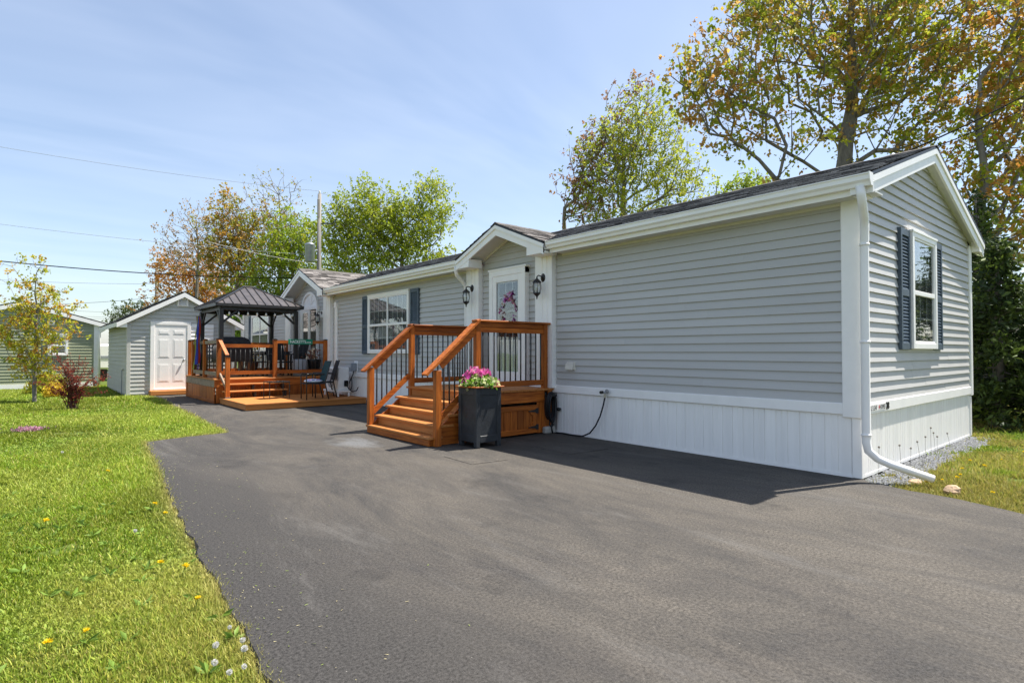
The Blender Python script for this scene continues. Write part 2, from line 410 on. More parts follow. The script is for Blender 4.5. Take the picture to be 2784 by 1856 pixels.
# ------------------------------------------------------------------ ground, driveway
g = MB(); g.add([(-300, -300, -.03), (300, -300, -.03), (300, 300, -.03), (-300, 300, -.03)], [(0, 1, 2, 3)])
struct('ground', g, 'soil')
DL = [(-6.75, -9), (-6.5, -3), (-6.25, -.5), (-6.18, .2), (-6.13, .8), (-6.07, 1.92), (-5.95, 3.64), (-5.76, 5.8), (-5.58, 8.07), (-4.97, 8.30), (-4.34, 8.38), (-4.15, 12.7), (-3.96, 17.4), (-4.05, 18.9), (-4.3, 19.12)]
DR = [(0.05, 19.12), (0.05, .0), (-.1, -.1), (-.2, -.5), (-.24, -.9), (-.43, -1.4), (-.8, -3), (-1.2, -9)]
def densify(pts, step=.12, amp=.018):
    o = []
    for (a, b), (c, d) in zip(pts[:-1], pts[1:]):
        k = max(1, int(math.hypot(c - a, d - b) / step))
        for i in range(k):
            t = i / k; o.append((a + (c - a) * t + random.uniform(-amp, amp), b + (d - b) * t + random.uniform(-amp, amp)))
    return o + [pts[-1]]
DLd, DRd = densify(DL), densify(DR[1:], .12, .012)
poly = DLd + [DR[0]] + DRd
d = MB(); n = len(poly)
d.add([(x, y, 0) for x, y in poly] + [(x + (-.03 if i < len(DLd) else .03), y, -.05) for i, (x, y) in enumerate(poly)], [tuple(range(n))[::-1]] + [(i, (i + 1) % n, n + (i + 1) % n, n + i) for i in range(n)])
struct('driveway', d, 'asphalt')
st = MB(); st.box(-60, 60, -17, -9.0, -.06, .001); struct('street', st, 'asphalt')
# square patch of newer asphalt by the wall (utility cut) -- slightly proud
pa = MB(); pa.prism([(-.62, 3.05), (-.62, 3.85), (-1.35, 3.9), (-1.35, 3.1)], 2, .0005, .006); pa.v = [(x, y, z) for x, y, z in pa.v]; struct('asphalt_patch', pa, 'asphalt')
pa = MB(); pa.prism([(-2.25, 3.35), (-2.25, 4.05), (-2.75, 4.08), (-2.78, 3.4)], 2, .0005, .005); struct('asphalt_patch', pa, 'asphalt')

# ------------------------------------------------------------------ the home
HW, HL = 4.98, 23.65                    # width (x), length (y)
ZB, ZS = .69, .82                       # skirting band
ZW = 3.10                               # soffit
XR = 2.49; ZE = 3.25; XE = -.32; SL = .345; ZR = ZE + SL * (XR - XE)
EX = .1143
home = thing('mobile_home', 'long grey vinyl mobile home with white trim and blue shutters', 'house', (2.4, 11.8, 0))

def course(mb, ax, fix, sgn, a0, a1, b0, b1, z0, z1, lip=.017):
    """one siding board: ax = axis it runs along, fix = wall plane, sgn = outward sign; a0..a1 at bottom, b0..b1 at top"""
    def P(a, off, z): return (fix + sgn * off, a, z) if ax == 1 else (a, fix + sgn * off, z)
    vs = [P(a0, -.01, z0), P(a1, -.01, z0), P(a1, lip, z0), P(a0, lip, z0), P(b0, -.01, z1), P(b1, -.01, z1), P(b1, -.006, z1), P(b0, -.006, z1)]
    fs = [(3, 2, 1, 0), (4, 5, 6, 7), (0, 1, 5, 4), (1, 2, 6, 5), (2, 3, 7, 6), (3, 0, 4, 7)]
    if (ax == 1) == (sgn < 0): pass
    mb.add(vs, fs)
def siding(parent, ax, fix, sgn, a0, a1, z0, z1, m='siding', gable=None, ex=EX):
    """gable = (centre, z of apex, slope): boards above are cut to the rake"""
    z = z0
    while z < z1 - .01:
        zt = min(z + ex, z1); L0, L1, T0, T1 = a0, a1, a0, a1
        if gable:
            c, za, s_ = gable
            h0, h1 = (za - z) / s_, (za - zt) / s_
            L0, L1 = max(a0, c - h0), min(a1, c + h0); T0, T1 = max(a0, c - h1), min(a1, c + h1)
            if h1 < .02: T0 = T1 = c; 
            if L1 - L0 < .05: break
        if L1 - L0 > 3.5:                      # long runs are two overlapping lengths
            q = L0 + (L1 - L0) * random.uniform(.25, .75)
            mb = MB(); course(mb, ax, fix, sgn, L0, q, T0, q, z, zt); obj('siding_board', mb, m, parent)
            mb = MB(); course(mb, ax, fix + sgn * .0016, sgn, q - .03, L1, q - .03, T1, z - .0005, zt - .0005); obj('siding_board', mb, m, parent)
        else: mb = MB(); course(mb, ax, fix, sgn, L0, L1, T0, T1, z, zt); obj('siding_board', mb, m, parent)
        z += ex

core = MB(); core.box(.012, HW - .012, .012, HL - .012, .02, 3.15)
core.prism([(.012, 3.15), (HW - .012, 3.15), (XR, ZR - .12)], 1, .012, HL - .012)
wall = obj('wall', core, 'siding', home)
# front wall (plane x = 0), in three runs and two entry bays
D1, D2 = (5.87, 3.77, 1.27), (15.87, 4.04, 1.86)       # dormer centre y, apex z, half width
siding(wall, 1, 0, -1, .17, 4.72, ZS, ZW)
siding(wall, 1, 0, -1, 7.27, 14.22, ZS, ZW)
siding(wall, 1, 0, -1, 18.18, HL - .14, ZS, ZW)
for (yc, za, hw), (a, b) in ((D1, (5.17, 6.82)), (D2, (14.78, 17.6))):
    siding(wall, 1, 0, -1, a, b, .75, za - .2, gable=(yc, za - .14, (za - ZE) / hw))
# end wall (plane y = 0)
siding(wall, 0, 0, -1, .08, HW - .08, ZS, ZR - .17, gable=(XR, ZR - .15, SL))
# skirting: each ribbed panel a piece
sk = MB(); sk.box(.035, HW - .02, .035, HL - .02, 0, ZB); skirt = obj('skirting', sk, 'white_panel', home)
def rib(mb, ax, fix, a0, a1, z0, z1, k=0):
    w = a1 - a0; pr = [(0, .004), (.03, .004), (.04, .012), (.94, .012), (.95, .004), (1, .004)]
    if k % 2: pr = [(0, .004), (.03, .004), (.04, .012), (.46, .012), (.48, .008), (.52, .008), (.54, .012), (.94, .012), (.95, .004), (1, .004)]
    vs = []
    for t, o in pr:
        a = a0 + w * t
        for z in (z0, z1): vs.append((fix - o, a, z) if ax == 1 else (a, fix - o, z))
    fs = [(2 * i, 2 * i + 1, 2 * i + 3, 2 * i + 2) for i in range(len(pr) - 1)]
    if ax == 0: fs = [f[::-1] for f in fs]
    mb.add(vs, fs)
rib_p = .141
runs = [(.09, 4.72, 1), (6.95, 13.95, 1)]
for a, b, ax in runs:
    k = int(round((b - a) / rib_p)); p = (b - a) / k
    for i in range(k):
        mb = MB(); rib(mb, 1, .012, a + i * p, a + (i + 1) * p, .035, ZB, i); obj('skirt_panel', mb, 'white_panel', skirt)
k = int(round((HW - .16) / rib_p)); p = (HW - .16) / k
for i in range(k):
    mb = MB(); rib(mb, 0, .012, .08 + i * p, .08 + (i + 1) * p, .035, ZB, i); obj('skirt_panel', mb, 'white_panel', skirt)
mb = MB(); mb.box(-.004, .02, .04, HL - .04, 0, .036); mb.box(.04, HW - .04, -.004, .02, 0, .034); obj('skirt_channel', mb, 'white', skirt)
for x in (-.012, HW - .085): mb = MB(); mb.cbox(x, x + .097, -.012, .085, .001, ZB - .03); obj('skirt_corner', mb, 'white', skirt)
mb = MB(); mb.cbox(-.03, .02, .03, HL - .03, ZB, ZS, .008); obj('skirt_band', mb, 'white', home)
mb = MB(); mb.cbox(.04, HW - .04, -.03, .02, ZB + .002, ZS + .002, .008); obj('skirt_band', mb, 'white', home)
# corner boards
mb = MB(); mb.cbox(-.036, .12, -.034, .175, ZB - .03, ZW + .02, .01); obj('corner_board', mb, 'white', home)
mb = MB(); mb.cbox(HW - .09, HW + .034, -.034, .1, ZB - .02, ZW + .05, .01); obj('corner_board', mb, 'white', home)
mb = MB(); mb.cbox(-.036, .12, HL - .15, HL + .03, ZB - .03, ZW + .02, .01); obj('corner_board', mb, 'white', home)
# fluted pilasters beside the doors
for a, b, z0 in ((6.83, 7.27, .77), (4.73, 5.17, .77), (14.23, 14.78, .7), (17.6, 18.17, .7)):
    pl = [(a, .01), (a, -.11), (a + .10, -.11), (a + .105, -.100), (a + .125, -.100), (a + .13, -.11), (a + .22, -.11), (a + .225, -.100), (a + .245, -.100), (a + .25, -.11), (b - .05, -.11), (b - .045, -.095), (b, -.095), (b, .01)]
    mb = MB(); mb.prism([(o, y) for y, o in pl], 2, z0, ZW + .04); obj('pilaster', mb, 'white', home)
# soffit, fascia, gutters
segs = [(-.24, D1[0] - D1[2] - .03), (D1[0] + D1[2] + .03, D2[0] - D2[2] - .03), (D2[0] + D2[2] + .03, HL + .2)]
for a, b in segs:
    mb = MB(); mb.box(-.29, .02, a + .01, b - .01, ZW - .03, ZW - .012); mb.box(-.30, -.285, a + .01, b - .01, ZW - .05, ZW - .031); obj('soffit', mb, 'soffit', home)
    mb = MB(); mb.box(-.02, -.0, max(a, .18), min(b, HL - .15), ZW - .065, ZW - .031); obj('frieze_trim', mb, 'cream', home)
    mb = MB(); mb.prism([(-.31, ZW - .05), (-.295, ZW - .05), (-.295, ZE - .03), (-.31, ZE - .03)], 1, a, b); obj('fascia', mb, 'white', home)
    mb = MB(); mb.prism([(-.312, 3.115), (-.375, 3.115), (-.385, 3.15), (-.41, 3.175), (-.41, 3.225), (-.422, 3.228), (-.422, 3.24), (-.398, 3.24), (-.398, 3.18), (-.372, 3.152), (-.364, 3.128), (-.325, 3.128), (-.325, 3.24), (-.312, 3.24)], 1, a, b)
    gut = obj('gutter', mb, 'white', home)
    for e in (a, b): mb = MB(); mb.prism([(-.316, 3.112), (-.378, 3.112), (-.414, 3.172), (-.426, 3.245), (-.316, 3.245)], 1, e - .006, e + .006); obj('gutter_end_cap', mb, 'white', gut)
# roof slabs
YR0, YR1 = -.135, HL + .2
def roofz(x): return ZE + SL * (x - XE) if x <= XR else ZE + SL * (2 * XR - XE - x)
mb = MB(); mb.prism([(XR, ZR - .035), (2 * XR - XE + .04, ZE - .045), (2 * XR - XE + .04, ZE - .015), (XR, ZR - .004)], 1, YR0 - .02, YR1 + .02)
def west(a, b, x0): mb.prism([(x0, roofz(x0) - .038), (XR, ZR - .035), (XR, ZR - .004), (x0, roofz(x0) - .003)], 1, a, b)
cuts = [YR0 - .02, D1[0] - D1[2] + .02, D1[0] + D1[2] - .02, D2[0] - D2[2] + .02, D2[0] + D2[2] - .02, YR1 + .02]
for k in range(5): west(cuts[k], cuts[k + 1], .03 if k % 2 else XE - .04)
roof = obj('roof', mb, 'black', home)
def shingles(name, parent, O, U, V, N, rows, ex, test, w=.31, ulen=24, vmax=99):
    """laminated shingle tabs as real thin wedges: O origin, U along eave, V up slope, N normal"""
    O, U, V, N = (np.array(a, float) for a in (O, U, V, N)); vs = []; fs = []; cs = []
    for r_ in range(rows):
        u = -w * random.random()
        while u < ulen:
            ww = w * random.choice((.55, .8, 1, 1.25)); u1 = min(u + ww - .006, ulen); ua = max(u, 0)
            if u1 > .03 and r_ * ex < vmax - .02 and test((u + u1) / 2, (r_ + .5) * ex):
                t = .006 + .006 * random.random(); v0 = r_ * ex - .004 * random.random(); v1 = min((r_ + 1) * ex + .03, vmax)
                o = len(vs)
                for uu in (ua, u1):
                    vs += [O + U * uu + V * v0 + N * .001, O + U * uu + V * v0 + N * (.007 + t), O + U * uu + V * v1 + N * .003]
                fs += [(o, o + 3, o + 4, o + 1), (o + 1, o + 4, o + 5, o + 2)]
                c = random.random(); c = np.array((.040, .035, .033)) * (1 - c ** 1.4) + np.array((.33, .30, .28)) * c ** 1.4
                cs += [c] * 6
            u += ww
    return npmesh(name, np.array(vs), np.array(fs), np.array(cs), 'shingle', parent, 'stuff')
cs_ = math.hypot(1, SL); Vs = (1 / cs_, 0, SL / cs_); Ns = (-SL / cs_, 0, 1 / cs_)
slope_len = (XR - XE + .04) * cs_
def main_test(u, v):
    y = YR0 - .02 + u; x = XE - .04 + v / cs_
    for yc, za, hw in (D1, D2):
        zz = roofz(x); half = hw * (za - zz) / (za - ZE)
        if abs(y - yc) < half - .06 or (abs(y - yc) < hw - .02 and x < .04): return False
    return y < YR1
shingles('shingles', roof, (XE - .04, YR0 - .02, ZE - .015), (0, 1, 0), Vs, Ns, int(slope_len / .14), .14, main_test, ulen=HL + .4)
mb = MB()
for i in range(82):
    y = YR0 - .02 + i * .3
    mb.prism([(XR - .14, ZR - .040), (XR, ZR + .012 + .004 * (i % 2)), (XR + .14, ZR - .040), (XR + .14, ZR - .046), (XR - .14, ZR - .046)], 1, y, min(y + .31, YR1 + .02))
mb.c = [(.11, .10, .095, 1)] * len(mb.v); obj('ridge_cap', mb, 'shingle', roof)
# rake boards at the end gable, soffit under them
for s_ in (1, -1):
    def RX(x): return x if s_ == 1 else 2 * XR - x
    for yy, zd, nm, m_, th in ((YR0, .20, 'rake_board', 'white', .03), (YR0 - .018, .075, 'rake_trim', 'white', .018), (YR1 - .03, .2, 'rake_board', 'white', .03)):
        mb = MB(); z0 = ZE - .046
        x0 = XE - .03
        q = [(RX(x0), roofz(x0) - .046), (RX(XR), ZR - .038), (RX(XR), ZR - .038 - zd), (RX(x0), roofz(x0) - .046 - zd)]
        mb.prism(q, 1, yy, yy + th); obj(nm, mb, m_, home)
    mb = MB(); q = [(RX(XE + .02), ZE - .06), (RX(XR), ZR - .05 - .10), (RX(XR), ZR - .05 - .115), (RX(XE + .02), ZE - .075)]
    mb.prism([(a, b - .06) for a, b in q], 1, YR0 + .03, .0); obj('rake_soffit', mb, 'soffit', home)
    mb = MB(); x0 = XE - .03; q = [(RX(x0), ZE - .20), (RX(.0 if s_ == 1 else -.03), ZE - .20), (RX(.0), ZE + .0), (RX(x0), ZE - .05)]
    mb.prism(q, 1, YR0 - .004, -.036); obj('cornice_return', mb, 'white', home)
# entry dormers
for yc, za, hw in (D1, D2):
    s_ = (za - ZE) / hw; XF = -.45; xi = XE + (za - ZE) / SL; nl = math.hypot(1, s_)
    for sg in (1, -1):
        ye = yc + sg * hw
        mb = MB(); t = .03
        vs = [(XF, yc, za), (xi, yc, za), (XE, ye, ZE), (XF, ye, ZE)]
        mb.hexa([(x, y, z - .05) for x, y, z in vs] + [(x, y, z - .012) for x, y, z in vs]); dr = obj('dormer_roof', mb, 'black', home)
        sl = hw * nl
        def tst(u, v, sg=sg, sl=sl, xi=xi): return XF + u < XE + (xi - XE) * (v / sl) + .06
        sh = shingles('shingles', dr, (XF - .015, ye + sg * .02, ZE - .012 - .02 * s_), (1, 0, 0), (0, -sg / nl, s_ / nl), (0, sg * s_ / nl, 1 / nl), int(sl / .14) + 1, .14, tst, ulen=xi - XF + .1, vmax=sl + .01)
        # rake boards and soffit
        mb = MB(); q = [(yc, za - .05), (ye, ZE - .05), (ye, ZE - .225), (yc, za - .235)]
        mb.prism(q, 0, XF + .01, XF + .04); obj('rake_board', mb, 'white', home)
        mb = MB(); q = [(yc, za - .048), (ye + sg * .012, ZE - .05), (ye + sg * .012, ZE - .115), (yc, za - .115)]
        mb.prism(q, 0, XF - .01, XF + .0095); obj('rake_trim', mb, 'white', home)
        mb = MB(); q = [(yc, za - .145), (ye, ZE - .145), (ye, ZE - .16), (yc, za - .16)]
        mb.prism(q, 0, XF + .04, .0); obj('dormer_soffit', mb, 'soffit', home)
        mb = MB(); q = [(yc, za - .162), (ye - sg * .3, ZE + .3 * s_ - .162), (ye - sg * .3, ZE + .3 * s_ - .2), (yc, za - .2)]
        mb.prism(q, 0, -.03, -.004); obj('frieze_trim', mb, 'cream', home)
        # boxed return at the foot of the rake
        w_ = .42
        mb = MB(); q = [(ye, ZE - .20), (ye - sg * w_, ZE - .20), (ye - sg * w_, ZE - .20 + .16), (ye - sg * w_ * .55, ZE + w_ * .55 * s_ - .1), (ye, ZE - .07)]
        mb.prism(q, 0, XF + .015, -.112); obj('cornice_return', mb, 'white', home)
    mb = MB()
    for i in range(int((xi - XF) / .28)):
        x = XF - .01 + i * .28; mb.prism([(yc - .12, za - .12 * s_ - .002), (yc, za + .012 + .004 * (i % 2)), (yc + .12, za - .12 * s_ - .002), (yc, za - .02)], 0, x, x + .29)
    mb.c = [(.12, .11, .10, 1)] * len(mb.v); obj('ridge_cap', mb, 'shingle', home)
# downspouts
def spout(name, pts, w=.043):
    mb = MB(); mb.tube(pts, w, 8); return obj(name, mb, 'white', home, True)
spout('downspout', [(-.37, -.14, 3.12), (-.37, -.15, 3.02), (-.30, -.14, 2.93), (-.16, -.11, 2.82), (-.10, -.09, 2.72), (-.10, -.085, 2.4), (-.10, -.085, .42), (-.09, -.10, .33), (-.04, -.17, .25), (.02, -.26, .20), (.22, -.60, .07)])
mb = MB()
for z in (2.55, .50, 1.5): mb.lathe([(.043, -.012), (.050, -.012), (.050, .012), (.043, .012)], 10, (-.10, -.085, z))
obj('spout_coupling', mb, 'white', home, True)
mb = MB(); mb.tube([(.205, -.575, .075), (.222, -.602, .069)], .037, 8); obj('spout_mouth', mb, 'black', home)
spout('downspout', [(-.37, 7.24, 3.12), (-.37, 7.24, 3.02), (-.34, 7.26, 2.95), (-.20, 7.30, 2.86), (-.08, 7.32, 2.76), (-.06, 7.32, 2.6), (-.06, 7.32, .7), (-.06, 7.32, .25)], .04)
spout('downspout', [(-.37, HL + .1, 3.12), (-.36, HL + .1, 3.0), (-.15, HL + .06, 2.85), (-.05, HL + .05, 2.7), (-.05, HL + .05, .3)], .04)

# windows ------------------------------------------------------------------
def window(parent, ax, fix, a0, a1, z0, z1, sashes=2, grid=(4, 2), curtain='curtain', fr=.075, top_only=False):
    """a window standing proud of wall plane `fix`, outward is negative"""
    def B(mb, a, b, o0, o1, zz0, zz1, c=.004):
        if ax == 1: mb.cbox(fix - o1, fix - o0, a, b, zz0, zz1, c)
        else: mb.cbox(a, b, fix - o1, fix - o0, zz0, zz1, c)
    w = bpy.data.objects
    mb = MB(); B(mb, a0, a1, .001, .014, z0, z1); win = obj('window', mb, 'interior', parent)
    mb = MB()
    B(mb, a0, a0 + fr, .0, .075, z0, z1); B(mb, a1 - fr, a1, .0, .075, z0, z1); B(mb, a0 + fr, a1 - fr, .0, .0745, z1 - fr, z1); B(mb, a0 + fr, a1 - fr, .0, .0745, z0, z0 + fr)
    obj('window_frame', mb, 'white', win)
    mb = MB(); B(mb, a0 - .012, a1 + .012, .0, .085, z1 - .012, z1 + .02); obj('head_trim', mb, 'white', win)
    iw = (a1 - a0 - 2 * fr) / sashes; zm = z0 + (z1 - z0) * .48
    for s_ in range(sashes):
        b0 = a0 + fr + iw * s_; b1 = b0 + iw
        mb = MB(); t = .028
        B(mb, b0, b0 + t, .035, .066, z0 + fr, z1 - fr); B(mb, b1 - t, b1, .035, .066, z0 + fr, z1 - fr); B(mb, b0 + t, b1 - t, .035, .069, zm - .03, zm + .03); B(mb, b0 + t, b1 - t, .035, .065, z1 - fr - t, z1 - fr); B(mb, b0 + t, b1 - t, .035, .065, z0 + fr, z0 + fr + t)
        obj('sash', mb, 'white', win)
        for q0, q1 in ((zm + .03, z1 - fr - t), (z0 + fr + t, zm - .03)):
            mb = MB(); B(mb, b0 + t, b1 - t, .048, .052, q0, q1, .0005); obj('pane', mb, 'glass', win)
            mb = MB(); wd = .012
            for i in range(1, grid[0]):
                a = b0 + t + (iw - 2 * t) * i / grid[0]; B(mb, a - wd, a + wd, .040, .0465, q0, q1, .001)
            for i in range(1, grid[1]):
                z = q0 + (q1 - q0) * i / grid[1]; B(mb, b0 + t, b1 - t, .0405, .047, z - wd, z + wd, .001)
            obj('muntins', mb, 'white', win)
        # folded curtain behind the panes
        mb = MB(); nn = 36; vs = []; fs = []
        for i in range(nn + 1):
            a = b0 + .02 + (iw - .04) * i / nn; o = .022 + .009 * math.sin(i * 1.35 + s_) + .004 * random.random()
            for z in (z0 + fr, z1 - fr): vs.append((fix - o, a, z) if ax == 1 else (a, fix - o, z))
        fs = [(2 * i, 2 * i + 1, 2 * i + 3, 2 * i + 2) for i in range(nn)]
        mb.add(vs, fs); obj('curtain', mb, curtain, win)
    return win
def shutter(parent, ax, fix, a0, a1, z0, z1):
    def B(mb, a, b, o0, o1, zz0, zz1, c=.003):
        if ax == 1: mb.cbox(fix - o1, fix - o0, a, b, zz0, zz1, c)
        else: mb.cbox(a, b, fix - o1, fix - o0, zz0, zz1, c)
    st_ = .05; zm = z0 + (z1 - z0) * .47
    mb = MB(); B(mb, a0, a0 + st_, .005, .05, z0, z1); B(mb, a1 - st_, a1, .005, .05, z0, z1)
    B(mb, a0 + st_, a1 - st_, .005, .048, z0, z0 + .085); B(mb, a0 + st_, a1 - st_, .005, .048, z1 - .09, z1); B(mb, a0 + st_, a1 - st_, .005, .048, zm - .045, zm + .045); B(mb, a0 + .01, a1 - .01, .004, .018, z0 + .01, z1 - .01)
    s_ = obj('shutter', mb, 'shutter', parent)
    mb = MB()
    for q0, q1 in ((z0 + .085, zm - .045), (zm + .045, z1 - .09)):
        k = int((q1 - q0) / .042); p_ = (q1 - q0) / k
        for i in range(k):
            z = q0 + i * p_
            def P(a, o, zz): return (fix - o, a, zz) if ax == 1 else (a, fix - o, zz)
            A, Bb = a0 + st_, a1 - st_
            mb.add([P(A, .042, z + .004), P(Bb, .042, z + .004), P(Bb, .020, z + p_), P(A, .020, z + p_), P(A, .042, z - .002), P(Bb, .042, z - .002)], [(0, 1, 2, 3), (4, 5, 1, 0)])
    o = obj('louvre_slats', mb, 'shutter', s_); o['kind'] = 'stuff'
    return s_
window(home, 1, 0, 9.66, 11.82, 1.35, 2.88)
shutter(home, 1, 0, 11.83, 12.20, 1.33, 2.89); shutter(home, 1, 0, 9.25, 9.63, 1.33, 2.89)
window(home, 1, 0, 20.1, 22.3, 1.35, 2.86, grid=(1, 1))
shutter(home, 1, 0, 22.34, 22.75, 1.33, 2.87); shutter(home, 1, 0, 19.72, 20.08, 1.33, 2.87)
window(home, 0, 0, 1.66, 2.76, 1.43, 2.95, 1, (3, 2))
shutter(home, 0, 0, 1.28, 1.645, 1.42, 2.95); shutter(home, 0, 0, 2.775, 3.14, 1.42, 2.95)

# front door (behind a full glass storm door)
def BX(mb, y0, y1, o0, o1, z0, z1, c=.004): mb.cbox(-o1, -o0, y0, y1, z0, z1, c)
mb = MB(); BX(mb, 5.52, 6.40, .0, .02, .80, 2.86); door = obj('front_door', mb, 'white', home)
mb = MB()
BX(mb, 5.43, 5.53, .0, .11, .80, 2.95); BX(mb, 6.39, 6.49, .0, .11, .80, 2.95); BX(mb, 5.43, 6.49, .001, .1095, 2.84, 2.952); BX(mb, 5.40, 6.52, .0, .118, 2.95, 2.985)
obj('door_frame', mb, 'white', door)
mb = MB(); BX(mb, 5.40, 6.52, .0, .14, .765, .80); obj('threshold', mb, 'metal_grey', door)
mb = MB(); BX(mb, 5.66, 6.27, .0195, .024, 1.62, 2.70); obj('door_lite_backing', mb, 'interior', door)
mb = MB()
for i in range(1, 3): y = 5.66 + .61 * i / 3; BX(mb, y - .009, y + .009, .024, .032, 1.62, 2.70)
for i in range(1, 4): z = 1.62 + 1.08 * i / 4; BX(mb, 5.66, 6.27, .0245, .0325, z - .009, z + .009)
obj('muntins', mb, 'white', door)
mb = MB(); BX(mb, 5.60, 5.66, .02, .034, 1.56, 2.76); BX(mb, 6.27, 6.33, .02, .034, 1.56, 2.76); BX(mb, 5.66, 6.27, .02, .034, 2.70, 2.76); BX(mb, 5.66, 6.27, .02, .034, 1.56, 1.62); obj('lite_frame', mb, 'white', door)
for y in (5.66, 5.99):
    mb = MB(); BX(mb, y, y + .27, .02, .028, .98, 1.44, .006); obj('door_panel', mb, 'white', door)
mb = MB(); BX(mb, 5.53, 5.64, .06, .10, .81, 2.84); BX(mb, 6.28, 6.39, .06, .10, .81, 2.84); BX(mb, 5.64, 6.28, .06, .10, 2.72, 2.84); BX(mb, 5.64, 6.28, .06, .10, .81, 1.02); storm = obj('storm_door', mb, 'white', door)
mb = MB(); BX(mb, 5.64, 6.28, .076, .080, 1.02, 2.72, .0005); obj('pane', mb, 'glass', door)
mb = MB(); mb.beam((-.125, 5.575, 1.62), (-.125, 5.575, 1.80), .018, .02, (1, 0, 0)); mb.box(-.13, -.098, 5.565, 5.585, 1.61, 1.63); mb.box(-.13, -.098, 5.565, 5.585, 1.79, 1.81); obj('door_handle', mb, 'metal_grey', door)
# wreath of artificial flowers on the front door
wr = thing('wreath', 'pink and purple flower wreath hanging behind the storm door glass', 'wreath', (-.05, 5.95, 2.15))
mb = MB(); mb.tube([(-.045, 5.95 + .2 * math.cos(t), 2.15 + .27 * math.sin(t)) for t in np.linspace(0, 2 * math.pi, 22)], .022, 6, False); obj('ring', mb, 'bark', wr, True)
mb = MB()
for z in (1.93, 2.02, 2.11, 2.20, 2.29): mb.tube([(-.052, 5.76, z), (-.056, 5.85, z + .025), (-.052, 5.95, z), (-.056, 6.05, z + .025), (-.052, 6.14, z)], .027, 5)
obj('twig_rungs', mb, 'bark_pale', wr, True)
def flower_cluster(parent, name, centres, petal, cols, n=5, depth=.03, mtl='petal'):
    vs = []; fs = []; cs = []
    for c in centres:
        base = np.array(random.choice(cols)); nrm = Vector((random.uniform(-1, -.3), random.uniform(-.7, .7), random.uniform(-.4, .8))).normalized()
        a = nrm.orthogonal().normalized(); b = nrm.cross(a)
        for k in range(n):
            t = 2 * math.pi * k / n + random.random() * .4; d_ = a * math.cos(t) + b * math.sin(t); e = nrm.cross(d_); o = len(vs); s_ = petal * random.uniform(.8, 1.2); p_ = Vector(c)
            vs += [p_, p_ + d_ * s_ * .6 + e * s_ * .42 + nrm * s_ * .25, p_ + d_ * s_ + nrm * s_ * .15, p_ + d_ * s_ * .6 - e * s_ * .42 + nrm * s_ * .25]; fs.append((o, o + 1, o + 2, o + 3)); cs += [base * random.uniform(.75, 1.2)] * 4
    return npmesh(name, np.array([tuple(v) for v in vs]), np.array(fs), np.clip(np.array(cs), 0, 1), mtl, parent)
cen = []
for t in np.linspace(0, 2 * math.pi, 34):
    if 2.7 < t < 3.7 and random.random() < .4: continue
    cen.append((-.062, 5.92 + (.2 + random.uniform(-.05, .05)) * math.cos(t), 2.15 + (.27 + random.uniform(-.05, .05)) * math.sin(t)))
for i in range(16): cen.append((-.066, 5.95 + random.uniform(-.16, .12), 2.42 + random.uniform(-.07, .08)))
flower_cluster(wr, 'blossoms', cen, .062, [(.55, .05, .38), (.68, .28, .50), (.74, .42, .42), (.38, .06, .46), (.62, .36, .26)])
cen = [(-.05, 5.95 + .24 * math.cos(t) + random.uniform(-.05, .05), 2.15 + .30 * math.sin(t) + random.uniform(-.05, .05)) for t in np.linspace(0, 6.2, 22)]
flower_cluster(wr, 'leaves', cen, .05, [(.05, .10, .03), (.08, .06, .05)], 3)

# second entry with arched transom (beyond the gazebo)
mb = MB(); BX(mb, 15.35, 16.72, .0, .02, .72, 2.74); pd = obj('patio_door', mb, 'interior', home)
mb = MB(); BX(mb, 15.30, 15.38, .0, .08, .72, 2.86); BX(mb, 16.66, 16.74, .0, .08, .72, 2.86); BX(mb, 15.38, 16.66, .0, .079, 2.74, 2.86); BX(mb, 15.95, 16.05, .02, .07, .72, 2.74); obj('door_frame', mb, 'white', pd)
mb = MB(); BX(mb, 16.05, 16.12, .03, .066, .72, 2.74); BX(mb, 16.58, 16.66, .03, .066, .72, 2.74); BX(mb, 16.12, 16.58, .03, .066, 1.66, 1.78); BX(mb, 16.12, 16.58, .03, .066, 2.66, 2.74); BX(mb, 16.12, 16.58, .03, .066, .72, 1.0); obj('side_sash', mb, 'white', pd)
mb = MB()
for i in range(16): z = 1.82 + i * .052; mb.hexa([(-.028, 16.12, z), (-.028, 16.58, z), (-.012, 16.58, z + .03), (-.012, 16.12, z + .03), (-.030, 16.12, z + .002), (-.030, 16.58, z + .002), (-.014, 16.58, z + .032), (-.014, 16.12, z + .032)])
obj('blind_slats', mb, 'blind', pd)
mb = MB(); BX(mb, 16.12, 16.58, .045, .049, 1.0, 2.66, .0005); BX(mb, 15.42, 15.93, .045, .049, .8, 2.70, .0005); obj('pane', mb, 'glass', pd)
mb = MB(); arc = [(16.02 + .66 * math.cos(t), 2.86 + .46 * math.sin(t)) for t in np.linspace(0, math.pi, 19)]; inn = [(16.02 + .57 * math.cos(t), 2.885 + .37 * math.sin(t)) for t in np.linspace(math.pi, 0, 19)]
mb.prism(arc, 0, -.02, -.002); tr_ = obj('arched_transom', mb, 'white', pd)
mb = MB()
for i in range(18):
    q = [arc[i], arc[i + 1], inn[17 - i], inn[18 - i]]; mb.prism(q, 0, -.07, -.02)
obj('arch_frame', mb, 'white', tr_)
mb = MB()
for t in (R(36), R(72), R(108), R(144)): mb.beam((-.026, 16.02, 2.89), (-.026, 16.02 + .55 * math.cos(t), 2.885 + .36 * math.sin(t)), .012, .012, (1, 0, 0))
obj('arch_bars', mb, 'white', tr_)

